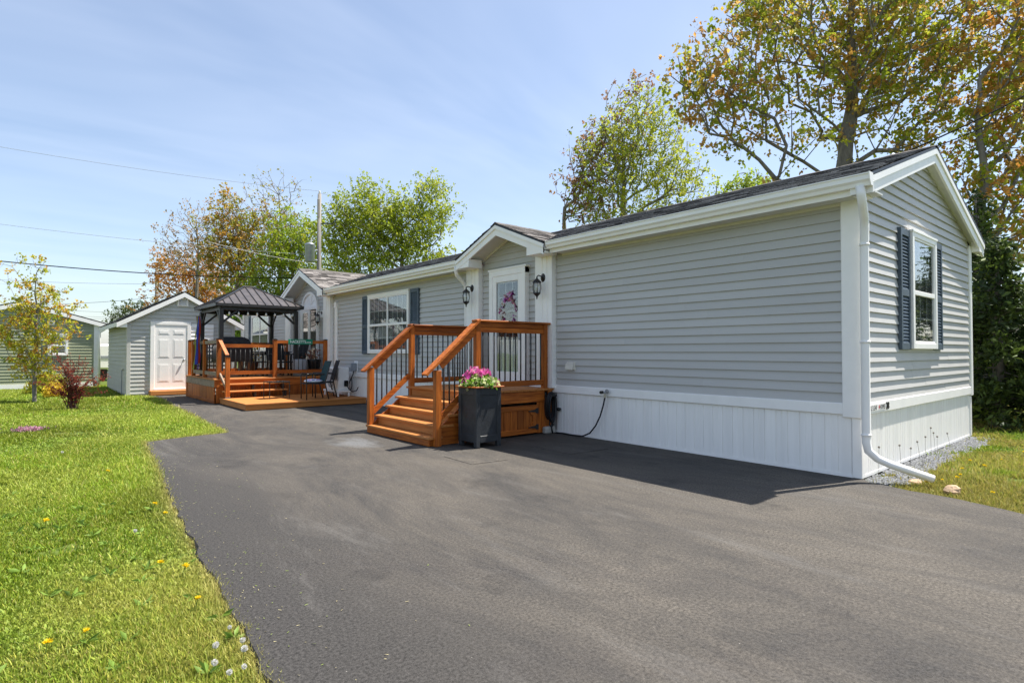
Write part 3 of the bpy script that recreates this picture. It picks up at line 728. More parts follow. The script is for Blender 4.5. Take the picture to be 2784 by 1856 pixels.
# lettering on the end band, number 28, vents, outlets
def face_y(x, z, y=-.0305): return Matrix(((1, 0, 0, x), (0, 0, -1, y), (0, 1, 0, z), (0, 0, 0, 1)))
plate = thing('house_plate', 'white name plate and number 28 on the band beside the downspout', 'sign', (.45, -.032, .75))
mb = MB(); mb.cbox(.0, .70, -.0345, -.0305, ZB + .035, ZS - .02, .001); obj('plate', mb, 'white', plate)
text_mesh('lettering', 'MAPLE LEAF', .075, 'letter_black', plate, face_y(.085, .735, -.0352), .0008, 1.0, .80)
text_mesh('lettering', 'HOMES', .075, 'letter_black', plate, face_y(.50, .735, -.0352), .0008, 1.0, .74)
mb = MB(); mb.prism([(.475, .735), (.495, .76), (.475, .788), (.455, .76)], 1, -.0362, -.0344); obj('leaf_mark', mb, 'letter_red', plate)
text_mesh('number', '28', .118, 'letter_black', plate, face_y(.712, .720, -.034), .003, .95, .95)

vb = thing('vent_hood', 'small ivory vent hood on grey siding above the black hose', 'vent', (0, 4.37, 1.15))
mb = MB(); mb.cbox(-.022, .0, 4.27, 4.47, 1.08, 1.22); obj('plate', mb, 'ivory', vb)
mb = MB(); mb.prism([(-.02, 1.21), (-.055, 1.19), (-.075, 1.10), (-.02, 1.10)], 1, 4.285, 4.455); obj('hood', mb, 'ivory', vb)
mb = MB(); mb.box(-.066, -.03, 4.30, 4.365, 1.086, 1.099); mb.box(-.066, -.03, 4.375, 4.44, 1.086, 1.099); obj('flap', mb, 'soffit', vb)
oc = thing('outlet_box', 'white outdoor outlet box low on the wall behind the porch balusters', 'outlet', (0, 7.93, .9))
mb = MB(); mb.cbox(-.035, 0, 7.87, 8.00, .83, .99, .008); obj('cover', mb, 'white', oc)
mb = MB()
for z in (.86, .90, .94): mb.box(-.05, -.034, 7.9, 7.97, z, z + .018)
obj('louvre', mb, 'meter_grey', oc)
# lanterns -----------------------------------------------------------------
def lantern(label):
    t = thing('wall_lantern', label, 'lantern', (0, 0, 0), 'lanterns beside the doors')
    k = lambda mb, nm, m_, sm=True: obj(nm, mb, m_, t, sm)
    mb = MB(); mb.lathe([(.0, 0), (.055, 0), (.062, .008), (.05, .02), (.0, .03)], 14); mb.v = [(-z, x, y * 1.25 + .33) for x, y, z in mb.v]; k(mb, 'wall_plate', 'black_metal')
    mb = MB(); mb.tube([(-.02, 0, .33), (-.07, 0, .355), (-.12, 0, .36), (-.15, 0, .34), (-.155, 0, .31)], .011, 6); k(mb, 'arm', 'black_metal')
    cx = -.155
    mb = MB(); mb.lathe([(.004, .34), (.012, .335), (.012, .315), (.02, .30), (.04, .285), (.078, .245), (.082, .235), (.07, .23), (.0, .23)], 10, (cx, 0, 0)); k(mb, 'roof', 'black_metal', False)
    mb = MB(); mb.lathe([(.056, .228), (.064, .17), (.062, .11), (.048, .055)], 10, (cx, 0, 0)); k(mb, 'glass', 'glass')
    for j in range(6):
        a = j * math.pi / 3; mb = MB(); mb.tube([(cx + r_ * math.cos(a), r_ * math.sin(a), z) for r_, z in ((.062, .232), (.074, .18), (.074, .12), (.056, .05))], .0055, 5); k(mb, 'cage_bar', 'black_metal')
    mb = MB(); mb.lathe([(.0, .055), (.064, .055), (.066, .045), (.05, .025), (.02, -.005), (.012, -.02), (.014, -.03), (.004, -.06), (.0, -.06)], 10, (cx, 0, 0)); k(mb, 'base', 'black_metal', False)
    mb = MB(); mb.lathe([(.014, .055), (.014, .10), (.012, .105), (.02, .13), (.015, .165), (.002, .18)], 8, (cx, 0, 0)); k(mb, 'bulb', 'bulb')
    return t
l0 = lantern('black carriage lantern on the pilaster right of the front door'); l0.location = (-.10, 4.95, 2.36)
dup(l0, (-.10, 7.05, 2.35), 0, 'black carriage lantern on the pilaster left of the front door')
dup(l0, (-.0, 15.08, 2.27), 0, 'black carriage lantern beside the far door with the arched window')
mb = MB(); mb.cbox(-.02, .0, 14.92, 15.24, 2.45, 2.68); obj('lantern_block', mb, 'white', home)

# ------------------------------------------------------------------ entry porch
porch = thing('entry_porch', 'stained wooden entry steps with black balusters at the front door', 'porch', (-1.2, 5.8, 0))
Y0, Y1 = 4.78, 6.86
def PB(nm, m_, x0, x1, y0, y1, z0, z1, par=None, c=.006):
    mb = MB(); mb.cbox(x0, x1, y0, y1, z0, z1, c); return obj(nm, mb, m_, par or porch)
fl = PB('deck_frame', 'wood_y', -1.66, -.06, Y0 + .05, Y1 - .05, .55, .728)
for i in range(12):
    x = -1.72 + i * .1415; PB('deck_board', 'paint_y', x, x + .136, Y0 - .02, Y1 + .02, .731, .766, fl)
PB('rim_board', 'wood_x', -1.69, -.045, Y0, Y0 + .038, .545, .729); PB('rim_board', 'wood_x', -1.69, -.045, Y1 - .038, Y1, .545, .729)
tr = [(.14, -2.52), (.30, -2.37), (.45, -2.15), (.60, -1.96)]; nx = [-2.37, -2.15, -1.96, -1.72]
PB('riser', 'wood_y', -2.50, -2.46, Y0 + .08, Y1 - .01, .005, .102)
for i, (z, x) in enumerate(tr):
    PB('tread', 'paint_y', x, nx[i] + .09, Y0 + .06 - (0 if i else .02), Y1, z - .036, z)
    PB('riser', 'paint_y', nx[i] + .05, nx[i] + .075, Y0 + .10, Y1 - .03, z + .001, (tr[i + 1][0] if i < 3 else .766) - .037)
mb = MB(); mb.prism([(-2.45, .005), (-1.66, .005), (-1.66, .55), (-1.93, .55), (-2.11, .40), (-2.33, .25), (-2.45, .10)], 1, Y0 + .09, Y0 + .128); obj('stringer', mb, 'wood_x', porch)
mb = MB(); mb.prism([(-2.45, .005), (-1.66, .005), (-1.66, .55), (-1.93, .55), (-2.11, .40), (-2.33, .25), (-2.45, .10)], 1, Y1 - .08, Y1 - .042); obj('stringer', mb, 'wood_x', porch)
# posts
PW = .045
posts = {'corner right': (-1.645, Y0 + .045, .0, 1.858), 'wall right': (-.20, Y0 + .045, .0, 1.858), 'corner left': (-1.645, Y1 - .045, .0, 1.858), 'wall left': (-.12, Y1 - .045, .0, 1.858)}
for x, y, z0, z1 in posts.values(): PB('post', 'wood_z', x - PW, x + PW, y - PW, y + PW, z0 + .003, z1)
PB('newel_post', 'wood_z', -2.43, -2.335, Y0 - .015, Y0 + .08, .003, 1.12); PB('newel_post', 'wood_z', -2.50, -2.405, Y1 - .095, Y1, .141, 1.12)
for yy, xe in ((Y0 + .045, -.06), (Y1 - .045, -.06)):
    PB('cap_rail', 'wood_x', -1.70, xe, yy - .07, yy + .07, 1.860, 1.892)
    PB('top_rail', 'wood_x', -1.598, xe - .1, yy - .02, yy + .02, 1.775, 1.858); PB('top_rail', 'wood_x', -1.598, xe - .1, yy - .032, yy + .032, 1.70, 1.773)
    PB('bottom_rail', 'wood_x', -1.598, xe - .1, yy - .02, yy + .02, .825, .915)
    for i in range(12):
        x = -1.53 + i * .113
        if x < xe - .2: mb = MB(); mb.tube([(x, yy, .915), (x, yy, 1.70)], .0125, 8); obj('baluster', mb, 'black_metal', porch, True)
# stair rails
for yy, xn in ((Y0 + .033, -2.38), (Y1 - .045, -2.45)):
    sl_ = (1.876 - 1.10) / (-1.645 + 2.55); zf = lambda x: 1.10 + sl_ * (x + 2.55)
    mb = MB(); mb.beam((-2.60, yy, zf(-2.60)), (-1.63, yy, zf(-1.63)), .14, .034); obj('cap_rail', mb, 'wood_x', porch)
    mb = MB(); mb.beam((xn + .048, yy, zf(xn + .048) - .09), (-1.69, yy, zf(-1.69) - .09), .038, .13); obj('stair_rail', mb, 'wood_x', porch)
    zb = lambda x: .36 + sl_ * (x + 2.40)
    mb = MB(); mb.beam((xn + .048, yy, zb(xn + .048)), (-1.69, yy, zb(-1.69)), .038, .09); obj('bottom_rail', mb, 'wood_x', porch)
    for i in range(7):
        x = xn + .115 + i * .096
        if x < -1.72: mb = MB(); mb.tube([(x, yy, zb(x)), (x, yy, zf(x) - .1)], .0125, 8); obj('baluster', mb, 'black_metal', porch, True)
# side skirting of the porch with a hatch door
for i in range(3): PB('skirt_board', 'wood_x', -1.66, -1.42, Y0 + .012, Y0 + .03, .02 + i * .175, .19 + i * .175)
PB('skirt_post', 'wood_z', -.40, -.03, Y0 + .012, Y0 + .03, .02, .543)
hatch = PB('hatch_door', 'wood_z', -1.415, -.41, Y0 + .028, Y0 + .034, .03, .50)
for i in range(7): x = -1.41 + i * .1425; PB('plank', 'wood_z', x, x + .137, Y0 + .012, Y0 + .0275, .035, .495, hatch)
for a in ((-1.41, -.415, .03, .115), (-1.41, -.415, .42, .50)): PB('hatch_rail', 'wood_x', a[0], a[1], Y0 - .008, Y0 + .0115, a[2], a[3], hatch)
for a in ((-1.41, -1.325), (-.50, -.415)): PB('hatch_stile', 'wood_z', a[0], a[1], Y0 - .0075, Y0 + .0115, .116, .419, hatch)
mb = MB(); mb.prism([(-.50, .42), (-.62, .42), (-.50, .30)], 1, Y0 - .006, Y0 + .0115); mb.prism([(-.50, .116), (-.50, .22), (-.60, .116)], 1, Y0 - .006, Y0 + .0115); mb.prism([(-1.325, .42), (-1.325, .30), (-1.20, .42)], 1, Y0 - .006, Y0 + .0115); obj('corner_block', mb, 'wood_x', hatch)
for z in (.40, .13):
    mb = MB(); mb.prism([(-.62, z - .004), (-.60, z - .010), (-.47, z - .02), (-.43, z - .045), (-.39, z - .045), (-.39, z + .045), (-.43, z + .045), (-.47, z + .02), (-.60, z + .010), (-.62, z + .004)], 1, Y0 - .016, Y0 - .0085); obj('hinge', mb, 'black_metal', hatch)
for i in range(3): PB('skirt_board', 'wood_x', -1.66, -.05, Y1 - .03, Y1 - .012, .02 + i * .175, .19 + i * .175)
mb = MB(); mb.cbox(-.30, -.06, Y0 - .10, Y0 - .0, .002, .12, .02); tag(obj('concrete_block', mb, 'concrete'), 'pale concrete block under the coiled hose beside the porch', 'block')

# coiled hose on the porch side and the hose from the tap
hz = thing('coiled_hose', 'dark garden hose coiled on the porch side by the white skirting', 'hose', (-.13, 4.70, .55))
mb = MB()
for k in range(11):
    c_ = (-.16 + random.uniform(-.02, .02), Y0 - .04 - .010 * k); rx, rz = .085 + random.uniform(-.02, .03), .22 + random.uniform(-.03, .03); zc = .45 + random.uniform(-.02, .02)
    mb.tube([(c_[0] + rx * math.sin(t) * (1 + .25 * math.cos(t)), c_[1] + .01 * math.sin(2 * t), zc + rz * math.cos(t)) for t in np.linspace(0, 2 * math.pi, 26)], .0135, 6, False)
obj('coils', mb, 'rubber', hz, True)
mb = MB(); mb.tube([(-.16, Y0 - .06, .24), (-.19, Y0 - .07, .15), (-.15, Y0 - .09, .10), (-.13, Y0 - .10, .16), (-.17, Y0 - .10, .20), (-.18, Y0 - .12, .08), (-.17, Y0 - .13, .014)], .0125, 6); obj('tail', mb, 'rubber', hz, True)
mb = MB(); mb.cbox(-.24, -.08, Y0 - .16, Y0 - .0, .63, .665, .01); mb.cbox(-.24, -.20, Y0 - .02, Y0 - .0, .60, .70, .005); obj('hanger', mb, 'black', hz)
mb = MB(); mb.lathe([(0, 0), (.03, .005), (.042, .03), (.03, .055), (0, .06)], 10, (-.05, 4.62, .38)); obj('nozzle', mb, 'black', hz, True)
ho = thing('garden_hose', 'black garden hose running from the wall tap down to the asphalt', 'hose', (-.06, 3.6, .7))
pts = [(-.085, 3.57, .68), (-.09, 3.60, .55), (-.095, 3.66, .38), (-.10, 3.75, .22), (-.105, 3.87, .09), (-.11, 4.02, .025), (-.10, 4.25, .016), (-.07, 4.5, .016), (-.10, 4.64, .016)]
mb = MB(); mb.tube(pts, .0125, 8); obj('tube', mb, 'rubber', ho, True)
mb = MB(); mb.tube([(-.085, 3.57, .735), (-.085, 3.572, .675)], .017, 8); obj('coupling', mb, 'brass', ho)
tp = thing('wall_tap', 'small grey metal tap on the white skirting band', 'tap', (-.03, 3.57, .76))
mb = MB(); mb.tube([(-.03, 3.57, .76), (-.085, 3.57, .762), (-.09, 3.57, .735)], .016, 8); obj('body', mb, 'metal_grey', tp, True)
mb = MB(); mb.lathe([(0, 0), (.034, 0), (.036, .012), (0, .016)], 10); mb.v = [(-.075 - y * .0 - z, 3.53 + x, .775 + y) for x, y, z in mb.v]; obj('handle', mb, 'metal_grey', tp)
mb = MB(); mb.tube([(-.07, 3.63, .755), (-.12, 3.63, .755)], .025, 8); obj('timer', mb, 'black', tp)

# ------------------------------------------------------------------ planter with flowers
pln = thing('planter_box', 'tall black panelled planter box beside the porch steps', 'planter', (-1.82, 4.53, 0))
px0, px1, py0, py1 = -2.06, -1.60, 4.28, 4.735
q = .07
for x in (px0, px1 - q):
    for y in (py0, py1 - q):
        mb = MB(); mb.cbox(x, x + q, y, y + q, .002, .865, .006); obj('leg_post', mb, 'charcoal', pln)
for x0, x1, y0, y1 in ((px0 + .003, px0 + .022, py0 + q, py1 - q), (px1 - .022, px1 - .003, py0 + q, py1 - q), (px0 + q, px1 - q, py0 + .003, py0 + .022), (px0 + q, px1 - q, py1 - .022, py1 - .003)):
    sx, sy = (x1 - x0 > .1), (y1 - y0 > .1)
    for z0, z1 in ((.76, .864), (.075, .175)): mb = MB(); mb.cbox(x0, x1, y0, y1, z0, z1); obj('panel_rail', mb, 'charcoal', pln)
    i = .012 if (x0 < px0 + .1 and not sx) or (y0 < py0 + .1 and not sy) else -.012
    mb = MB(); mb.box(x0 + (i if not sx else 0), x1 + (i if not sx else 0), y0 + (i if not sy else 0), y1 + (i if not sy else 0), .12, .80); obj('recessed_panel', mb, 'charcoal', pln)
mb = MB(); e = .035
mb.cbox(px0 - e, px1 + e, py0 - e, py0 + .06, .866, .888); mb.cbox(px0 - e, px1 + e, py1 - .06, py1 + e, .866, .888); mb.cbox(px0 - e, px0 + .06, py0 + .0605, py1 - .0605, .866, .888); mb.cbox(px1 - .06, px1 + e, py0 + .0605, py1 - .0605, .866, .888); obj('rim', mb, 'wood_x', pln)
mb = MB(); mb.box(px0 + .05, px1 - .05, py0 + .05, py1 - .05, .80, .85); obj('soil_bed', mb, 'soil', pln)

def leafmesh(name, P, size, cols, parent, m_='leaf', droop=.0, aspect=.55, jitter=.25, outward=None):
    """one folded leaf (two triangles) at every point of P"""
    n_ = len(P); P = np.asarray(P, float)
    d_ = rng.normal(size=(n_, 3))
    if outward is not None: d_ = d_ * .8 + outward
    d_[:, 2] -= droop * 2.0
    d_ /= np.linalg.norm(d_, axis=1)[:, None] + 1e-9
    e = np.cross(d_, rng.normal(size=(n_, 3))); e /= np.linalg.norm(e, axis=1)[:, None] + 1e-9
    nn_ = np.cross(d_, e); s_ = (size * rng.uniform(1 - jitter * 2.0, 1 + jitter * 1.3, n_))[:, None]
    v = np.stack([P, P + d_ * s_ * .5 + e * s_ * aspect * .5 + nn_ * s_ * .08, P + d_ * s_, P + d_ * s_ * .5 - e * s_ * aspect * .5 + nn_ * s_ * .08], 1).reshape(-1, 3)
    i = np.arange(n_)[:, None] * 4
    F = np.concatenate([i + np.array([[0, 1, 2]]), i + np.array([[0, 2, 3]])], 0)
    cc = np.clip(np.asarray(cols) * rng.uniform(.8, 1.2, (n_, 1)), 0, 1)
    return npmesh(name, v, F, np.repeat(cc, 4, 0), m_, parent)
fp = thing('potted_flowers', 'pink geranium flowers and pale green leaves in the black planter', 'flowers', (-1.83, 4.5, .86))
n_ = 750; a = rng.uniform(0, 6.28, n_); r_ = np.sqrt(rng.uniform(0, 1, n_)) * .27; P = np.stack([-1.83 + r_ * np.cos(a), 4.50 + r_ * np.sin(a), .87 + rng.uniform(0, 1, n_) * .17 * (1 - (r_ / .36) ** 2)], 1)
cc = np.where(rng.random(n_)[:, None] < .35, np.array([[.55, .58, .30]]), np.array([[.13, .25, .03]]))
leafmesh('foliage', P, .06, cc, fp, aspect=.9)
cen = []
for hx, hy, hz_ in ((-.10, .02, .24), (-.16, .08, .20), (.02, .0, .22), (.10, -.05, .21), (-.20, .05, .12), (.16, .02, .16), (.0, .12, .25), (-.06, -.08, .2), (.22, -.12, .06), (.12, .12, .19)):
    for k in range(13): cen.append((-1.83 + hx + random.gauss(0, .028), 4.5 + hy + random.gauss(0, .028), .87 + hz_ + random.gauss(0, .022)))
flower_cluster(fp, 'blossoms', cen, .034, [(.74, .12, .40), (.78, .24, .50), (.84, .40, .52), (.66, .08, .38)])
mb = MB()
for i in range(12): a = random.uniform(0, 6.28); mb.tube([(-1.83, 4.5, .85), (-1.83 + .1 * math.cos(a), 4.5 + .1 * math.sin(a), 1.05)], .005, 4)
obj('stems', mb, 'flag_green', fp)

# ------------------------------------------------------------------ low platform and raised deck
low = thing('low_platform', 'low tan wooden platform on the asphalt below the raised deck', 'deck', (-1.5, 13.1, 0))
PY0, PY1, PX0 = 11.93, 14.33, -3.08
mb = MB(); mb.cbox(PX0, -.035, PY0 + .01, PY0 + .048, .012, .132); obj('fascia_board', mb, 'paint_x', low)
mb = MB(); mb.cbox(PX0, PX0 + .038, PY0 + .05, PY1, .012, .132); obj('fascia_board', mb, 'paint_y', low)
for i in range(17):
    y = PY0 - .012 + i * .1408; mb = MB(); mb.cbox(PX0 - .014, -.034, y, min(y + .138, PY1), .133, .165, .003); obj('deck_board', mb, 'paint_x', low)
mb = MB(); mb.box(PX0 + .2, -.2, PY0 + .2, PY1 - .05, 0, .12); obj('joists', mb, 'weathered', low)

deck = thing('raised_deck', 'raised stained wooden deck with railings under the metal gazebo', 'deck', (-1.6, 16.1, 0))
DX0, DX1, DY0, DY1, DZ = -3.2, -.035, 14.38, 17.95, .665
def DB(nm, m_, x0, x1, y0, y1, z0, z1, par=None, c=.006):
    mb = MB(); mb.cbox(x0, x1, y0, y1, z0, z1, c); return obj(nm, mb, m_, par or deck)
for i in range(26):
    y = DY0 - .02 + i * .1415
    if y < DY1: DB('deck_board', 'paint_x', DX0 - .02, DX1, y, min(y + .137, DY1 + .02), DZ - .035, DZ)
DB('rim_board', 'weathered', DX0, DX0 + .038, DY0 + .04, DY1, .44, DZ - .036); DB('rim_board', 'wood_x', DX0, DX1, DY0, DY0 + .038, .44, DZ - .036)
DB('rim_board', 'wood_x', DX0, DX1, DY1 - .038, DY1, .44, DZ - .036)
for i in range(4):
    w_ = (DY1 - DY0 - .06) / 4; y = DY0 + .04 + i * w_; DB('skirt_board', 'wood_z', DX0 + .012, DX0 + .03, y, y + w_ - .008, .02, .438)
for i in range(8):
    w_ = (DX1 - DX0 - .05) / 8; x = DX0 + .04 + i * w_; DB('skirt_board', 'wood_z', x, x + w_ - .008, DY0 + .012, DY0 + .03, .02, .438)
DB('skirt_rail', 'wood_y', DX0 - .008, DX0 + .0115, DY0 + .02, DY1, .01, .10); DB('skirt_stile', 'wood_z', DX0 - .008, DX0 + .0115, DY1 - .1, DY1, .101, .438); DB('skirt_stile', 'wood_z', DX0 - .008, DX0 + .0115, DY0 + .02, DY0 + .12, .101, .438)
def dpost(x, y, z0, z1, cap='black_metal', w=.052):
    p_ = DB('post', 'wood_z', x - w, x + w, y - w, y + w, z0, z1); mb = MB(); mb.prism([(x - w - .008, z1), (x + w + .008, z1), (x + w + .008, z1 + .014), (x, z1 + .032), (x - w - .008, z1 + .014)], 1, y - w - .008, y + w + .008); obj('post_cap', mb, cap, p_); return p_
for x, y in ((-3.09, 14.44), (-1.63, 14.44), (-.16, 14.44), (-3.12, 15.85), (-3.12, 17.35), (-3.12, 17.88), (-.16, 17.88), (-1.63, 17.88)): dpost(x, y, DZ + .001, 1.735)
def drail(x0, y0, x1, y1, zt=1.70, zb=.80, m_='wood_x', bal=True, bt=.02):
    mb = MB(); mb.beam((x0, y0, zt - .045), (x1, y1, zt - .045), .04, .09); obj('top_rail', mb, m_, deck)
    mb = MB(); mb.beam((x0, y0, zb), (x1, y1, zb), .04, .10); obj('bottom_rail', mb, m_, deck)
    if bal:
        L_ = math.hypot(x1 - x0, y1 - y0); k = int(L_ / .12)
        for i in range(1, k):
            x, y = x0 + (x1 - x0) * i / k, y0 + (y1 - y0) * i / k; mb = MB(); mb.tube([(x, y, zb + .05), (x, y, zt - .09)], .010, 6); obj('baluster', mb, 'black_metal', deck, True)
drail(-3.037, 14.44, -1.684, 14.44, 1.60, .82); drail(-1.577, 14.44, -.214, 14.44, 1.72, .82)
drail(-3.12, 14.5, -3.12, 15.79, 1.70, .80, 'weathered'); drail(-3.12, 15.91, -3.12, 17.29, 1.70, .80, 'weathered')
drail(-3.06, 17.88, -1.69, 17.88, 1.70); drail(-1.57, 17.88, -.22, 17.88, 1.70)
# steps down to the platform
for z, y in ((.355, 13.96), (.535, 14.17)): DB('tread', 'paint_x', -3.06, -1.42, y, y + .26 if z < .5 else DY0 - .003, z - .036, z)
for x in (-2.3, -1.5):
    mb = MB(); mb.prism([(13.99, .168), (14.12, .168), (14.36, .42), (14.36, .50), (14.19, .497), (14.19, .33), (13.99, .318)], 0, x, x + .05); obj('stringer', mb, 'black_metal', deck)
nw = dpost(-2.98, 14.0, .167, 1.25); mb = MB(); mb.cbox(-3.05, -2.91, 13.93, 14.07, .166, .19); obj('post_base', mb, 'black_metal', nw)
mb = MB(); mb.beam((-2.99, 13.98, 1.30), (-3.07, 14.40, 1.69), .09, .035); obj('cap_rail', mb, 'wood_y', deck)
mb = MB(); mb.beam((-2.98, 14.05, .40), (-3.07, 14.40, .80), .04, .06); obj('stair_rail', mb, 'weathered', deck)

# street name sign on the deck rail
sg = thing('street_name_sign', 'green HACKETT\'S LANE sign on the deck railing', 'sign', (-.92, 14.39, 1.68))
mb = MB(); mb.cbox(-1.275, -.565, 14.385, 14.395, 1.605, 1.760, .002); obj('plate', mb, 'sign_green', sg)
text_mesh('lettering', "HACKETT'S", .118, 'letter_white', sg, face_y(-1.225, 1.643, 14.3835), .001, 1.0, .76, .0015)
text_mesh('lettering', "LANE", .070, 'letter_white', sg, face_y(-.765, 1.643, 14.3835), .001, 1.0, .90)

# ------------------------------------------------------------------ gazebo
gz = thing('gazebo', 'black gazebo with ribbed brown metal roof standing on the deck', 'gazebo', (-1.9, 16, DZ))
GX0, GX1, GY0, GY1, GE = -3.10, -.72, 14.72, 17.35, 2.72
gp = [(-2.93, 14.90), (-.88, 14.90), (-2.93, 17.15), (-.88, 17.15)]
for x, y in gp:
    mb = MB(); mb.cbox(x - .055, x + .055, y - .055, y + .055, DZ + .002, 2.60, .008); po = obj('post', mb, 'black_metal', gz)
    mb = MB(); mb.cbox(x - .1, x + .1, y - .1, y + .1, DZ + .001, DZ + .012, .003); obj('foot_plate', mb, 'black_metal', po)
    for dx, dy in ((1 if x < -2 else -1, 0), (0, 1 if y < 16 else -1)):
        mb = MB(); mb.beam((x + dx * .05, y + dy * .05, 2.22), (x + dx * .42, y + dy * .42, 2.56), .04, .055); obj('brace', mb, 'black_metal', gz)
for a in ((-2.93, 14.90, -.88, 14.90), (-2.93, 17.15, -.88, 17.15), (-2.93, 14.90, -2.93, 17.15), (-.88, 14.90, -.88, 17.15)):
    mb = MB(); mb.beam((a[0], a[1], 2.625), (a[2], a[3], 2.625), .06, .13); obj('beam', mb, 'black_metal', gz)
cor = [(GX0, GY0, GE), (GX1, GY0, GE), (GX1, GY1, GE), (GX0, GY1, GE)]
xa, xb, yc_, za_ = -2.03, -1.79, 16.03, 3.34
top = [(xa, yc_), (xb, yc_)]
mb = MB()
for i in range(4):
    c0, c1 = Vector(cor[i]), Vector(cor[(i + 1) % 4]); mb.beam(c0 + Vector((0, 0, -.03)), c1 + Vector((0, 0, -.03)), .03, .075)
obj('eave_trim', mb, 'black_metal', gz)
faces = [(cor[0], cor[1], (xb, yc_, za_), (xa, yc_, za_)), (cor[1], cor[2], (xb, yc_, za_), (xb, yc_, za_)), (cor[2], cor[3], (xa, yc_, za_), (xb, yc_, za_)), (cor[3], cor[0], (xa, yc_, za_), (xa, yc_, za_))]
for fi, (c0, c1, t1, t0) in enumerate(faces):
    c0, c1, t0, t1 = (Vector(v) for v in (c0, c1, t0, t1)); k = 11
    ed = (c1 - c0)
    nrm = ed.cross((t0 + t1) / 2 - c0).normalized()
    # split the slope into standing seam panels that run straight up the slope
    un = ed.normalized(); vn = nrm.cross(un).normalized(); Lb = ed.length; H_ = (t0 - c0).dot(vn); u0, u1 = (t0 - c0).dot(un), (t1 - c0).dot(un)
    def htop(u): return H_ * u / u0 if u < u0 else (H_ if u <= u1 else H_ * (Lb - u) / (Lb - u1))
    for i in range(k):
        a, b = Lb * i / k, Lb * (i + 1) / k - .004
        us = sorted({a, b, *[u for u in (u0, u1) if a < u < b]})
        loop = [(a, 0)] + [(b, 0)] + [(u, htop(u)) for u in reversed(us)]
        pts = [c0 + un * u + vn * h for u, h in loop]
        mb = MB(); m_n = len(pts); mb.add([p for p in pts] + [p + nrm * .012 for p in pts], [tuple(range(m_n))[::-1], tuple(range(m_n, 2 * m_n))] + [(j, (j + 1) % m_n, m_n + (j + 1) % m_n, m_n + j) for j in range(m_n)]); rp = obj('roof_panel', mb, 'roof_metal', gz)
        if i:
            h = htop(a)
            if h > .05: mb = MB(); mb.beam(c0 + un * a + nrm * .018, c0 + un * a + vn * h + nrm * .018, .014, .035, nrm); obj('seam', mb, 'black_metal', rp)
for i, c in enumerate(cor):
    t = (xa, yc_, za_) if i in (0, 3) else (xb, yc_, za_); mb = MB(); mb.beam(Vector(c) + Vector((0, 0, .012)), Vector(t) + Vector((0, 0, .015)), .07, .03); obj('hip_cap', mb, 'black_metal', gz)
mb = MB(); mb.cbox(xa - .06, xb + .06, yc_ - .05, yc_ + .05, za_ - .01, za_ + .035, .012); obj('ridge_cap', mb, 'black_metal', gz)
# string lights
sl = thing('string_lights', 'row of clear bulbs hanging under the front eave of the gazebo', 'string lights', (-1.9, 14.84, 2.5))
pts = [(x, 14.84, 2.555 - .025 * math.sin((x + 2.9) * 9) ** 2) for x in np.linspace(-2.88, -.92, 30)]; mb = MB(); mb.tube(pts, .006, 4); obj('cord', mb, 'black', sl)
for x in np.linspace(-2.74, -1.02, 8):
    mb = MB(); mb.tube([(x, 14.84, 2.55), (x, 14.84, 2.51)], .014, 6); bs = obj('socket', mb, 'black', sl)
    mb = MB(); mb.lathe([(.008, 0), (.02, -.02), (.03, -.05), (.022, -.078), (.004, -.088)], 8, (x, 14.84, 2.51)); obj('bulb', mb, 'bulb', sl, True)

# ------------------------------------------------------------------ things on the deck
gr = thing('barbecue_grill', 'covered black barbecue grill by the deck corner post', 'grill', (-2.55, 15.35, DZ))
def covered(mb, x0, x1, y0, y1, levels):
    n = 20; loops = []
    for z, ins, rnd in levels:
        lp = []
        for i in range(n):
            t = 2 * math.pi * i / n; ex = 5.0; cx_, sx_ = math.cos(t), math.sin(t)
            ux = math.copysign(abs(cx_) ** (2 / ex), cx_); uy = math.copysign(abs(sx_) ** (2 / ex), sx_)
            w = 1 + rnd * math.sin(i * 3.1) * .05
            lp.append(((x0 + x1) / 2 + ux * ((x1 - x0) / 2 - ins) * w, (y0 + y1) / 2 + uy * ((y1 - y0) / 2 - ins * .6) * w, z))
        loops.append(lp)
    vs = [p for lp in loops for p in lp]; fs = []
    for a in range(len(loops) - 1):
        for i in range(n): fs.append((a * n + i, a * n + (i + 1) % n, (a + 1) * n + (i + 1) % n, (a + 1) * n + i))
    fs += [tuple(range(n - 1, -1, -1)), tuple(range((len(loops) - 1) * n, len(loops) * n))]; mb.add(vs, fs)
mb = MB(); covered(mb, -3.02, -2.02, 15.05, 15.65, [(DZ + .45, .0, 1), (1.40, .0, .6), (1.585, .0, .3), (1.60, -.02, .2)]); obj('cover_skirt', mb, 'dark_fabric', gr)
mb = MB(); covered(mb, -3.0, -2.04, 15.08, 15.62, [(1.60, .02, .2), (1.66, .02, .2), (1.76, .09, .2), (1.81, .18, .2), (1.82, .24, .1)]); obj('cover_hood', mb, 'dark_fabric', gr)
for x in (-2.9, -2.2):
    for y in (15.15, 15.55): mb = MB(); mb.cbox(x, x + .04, y - .02, y + .02, DZ + .002, 1.15); obj('leg', mb, 'black_metal', gr)
mb = MB(); mb.cbox(-2.86, -2.2, 15.16, 15.54, .80, .82); obj('shelf', mb, 'black_metal', gr)

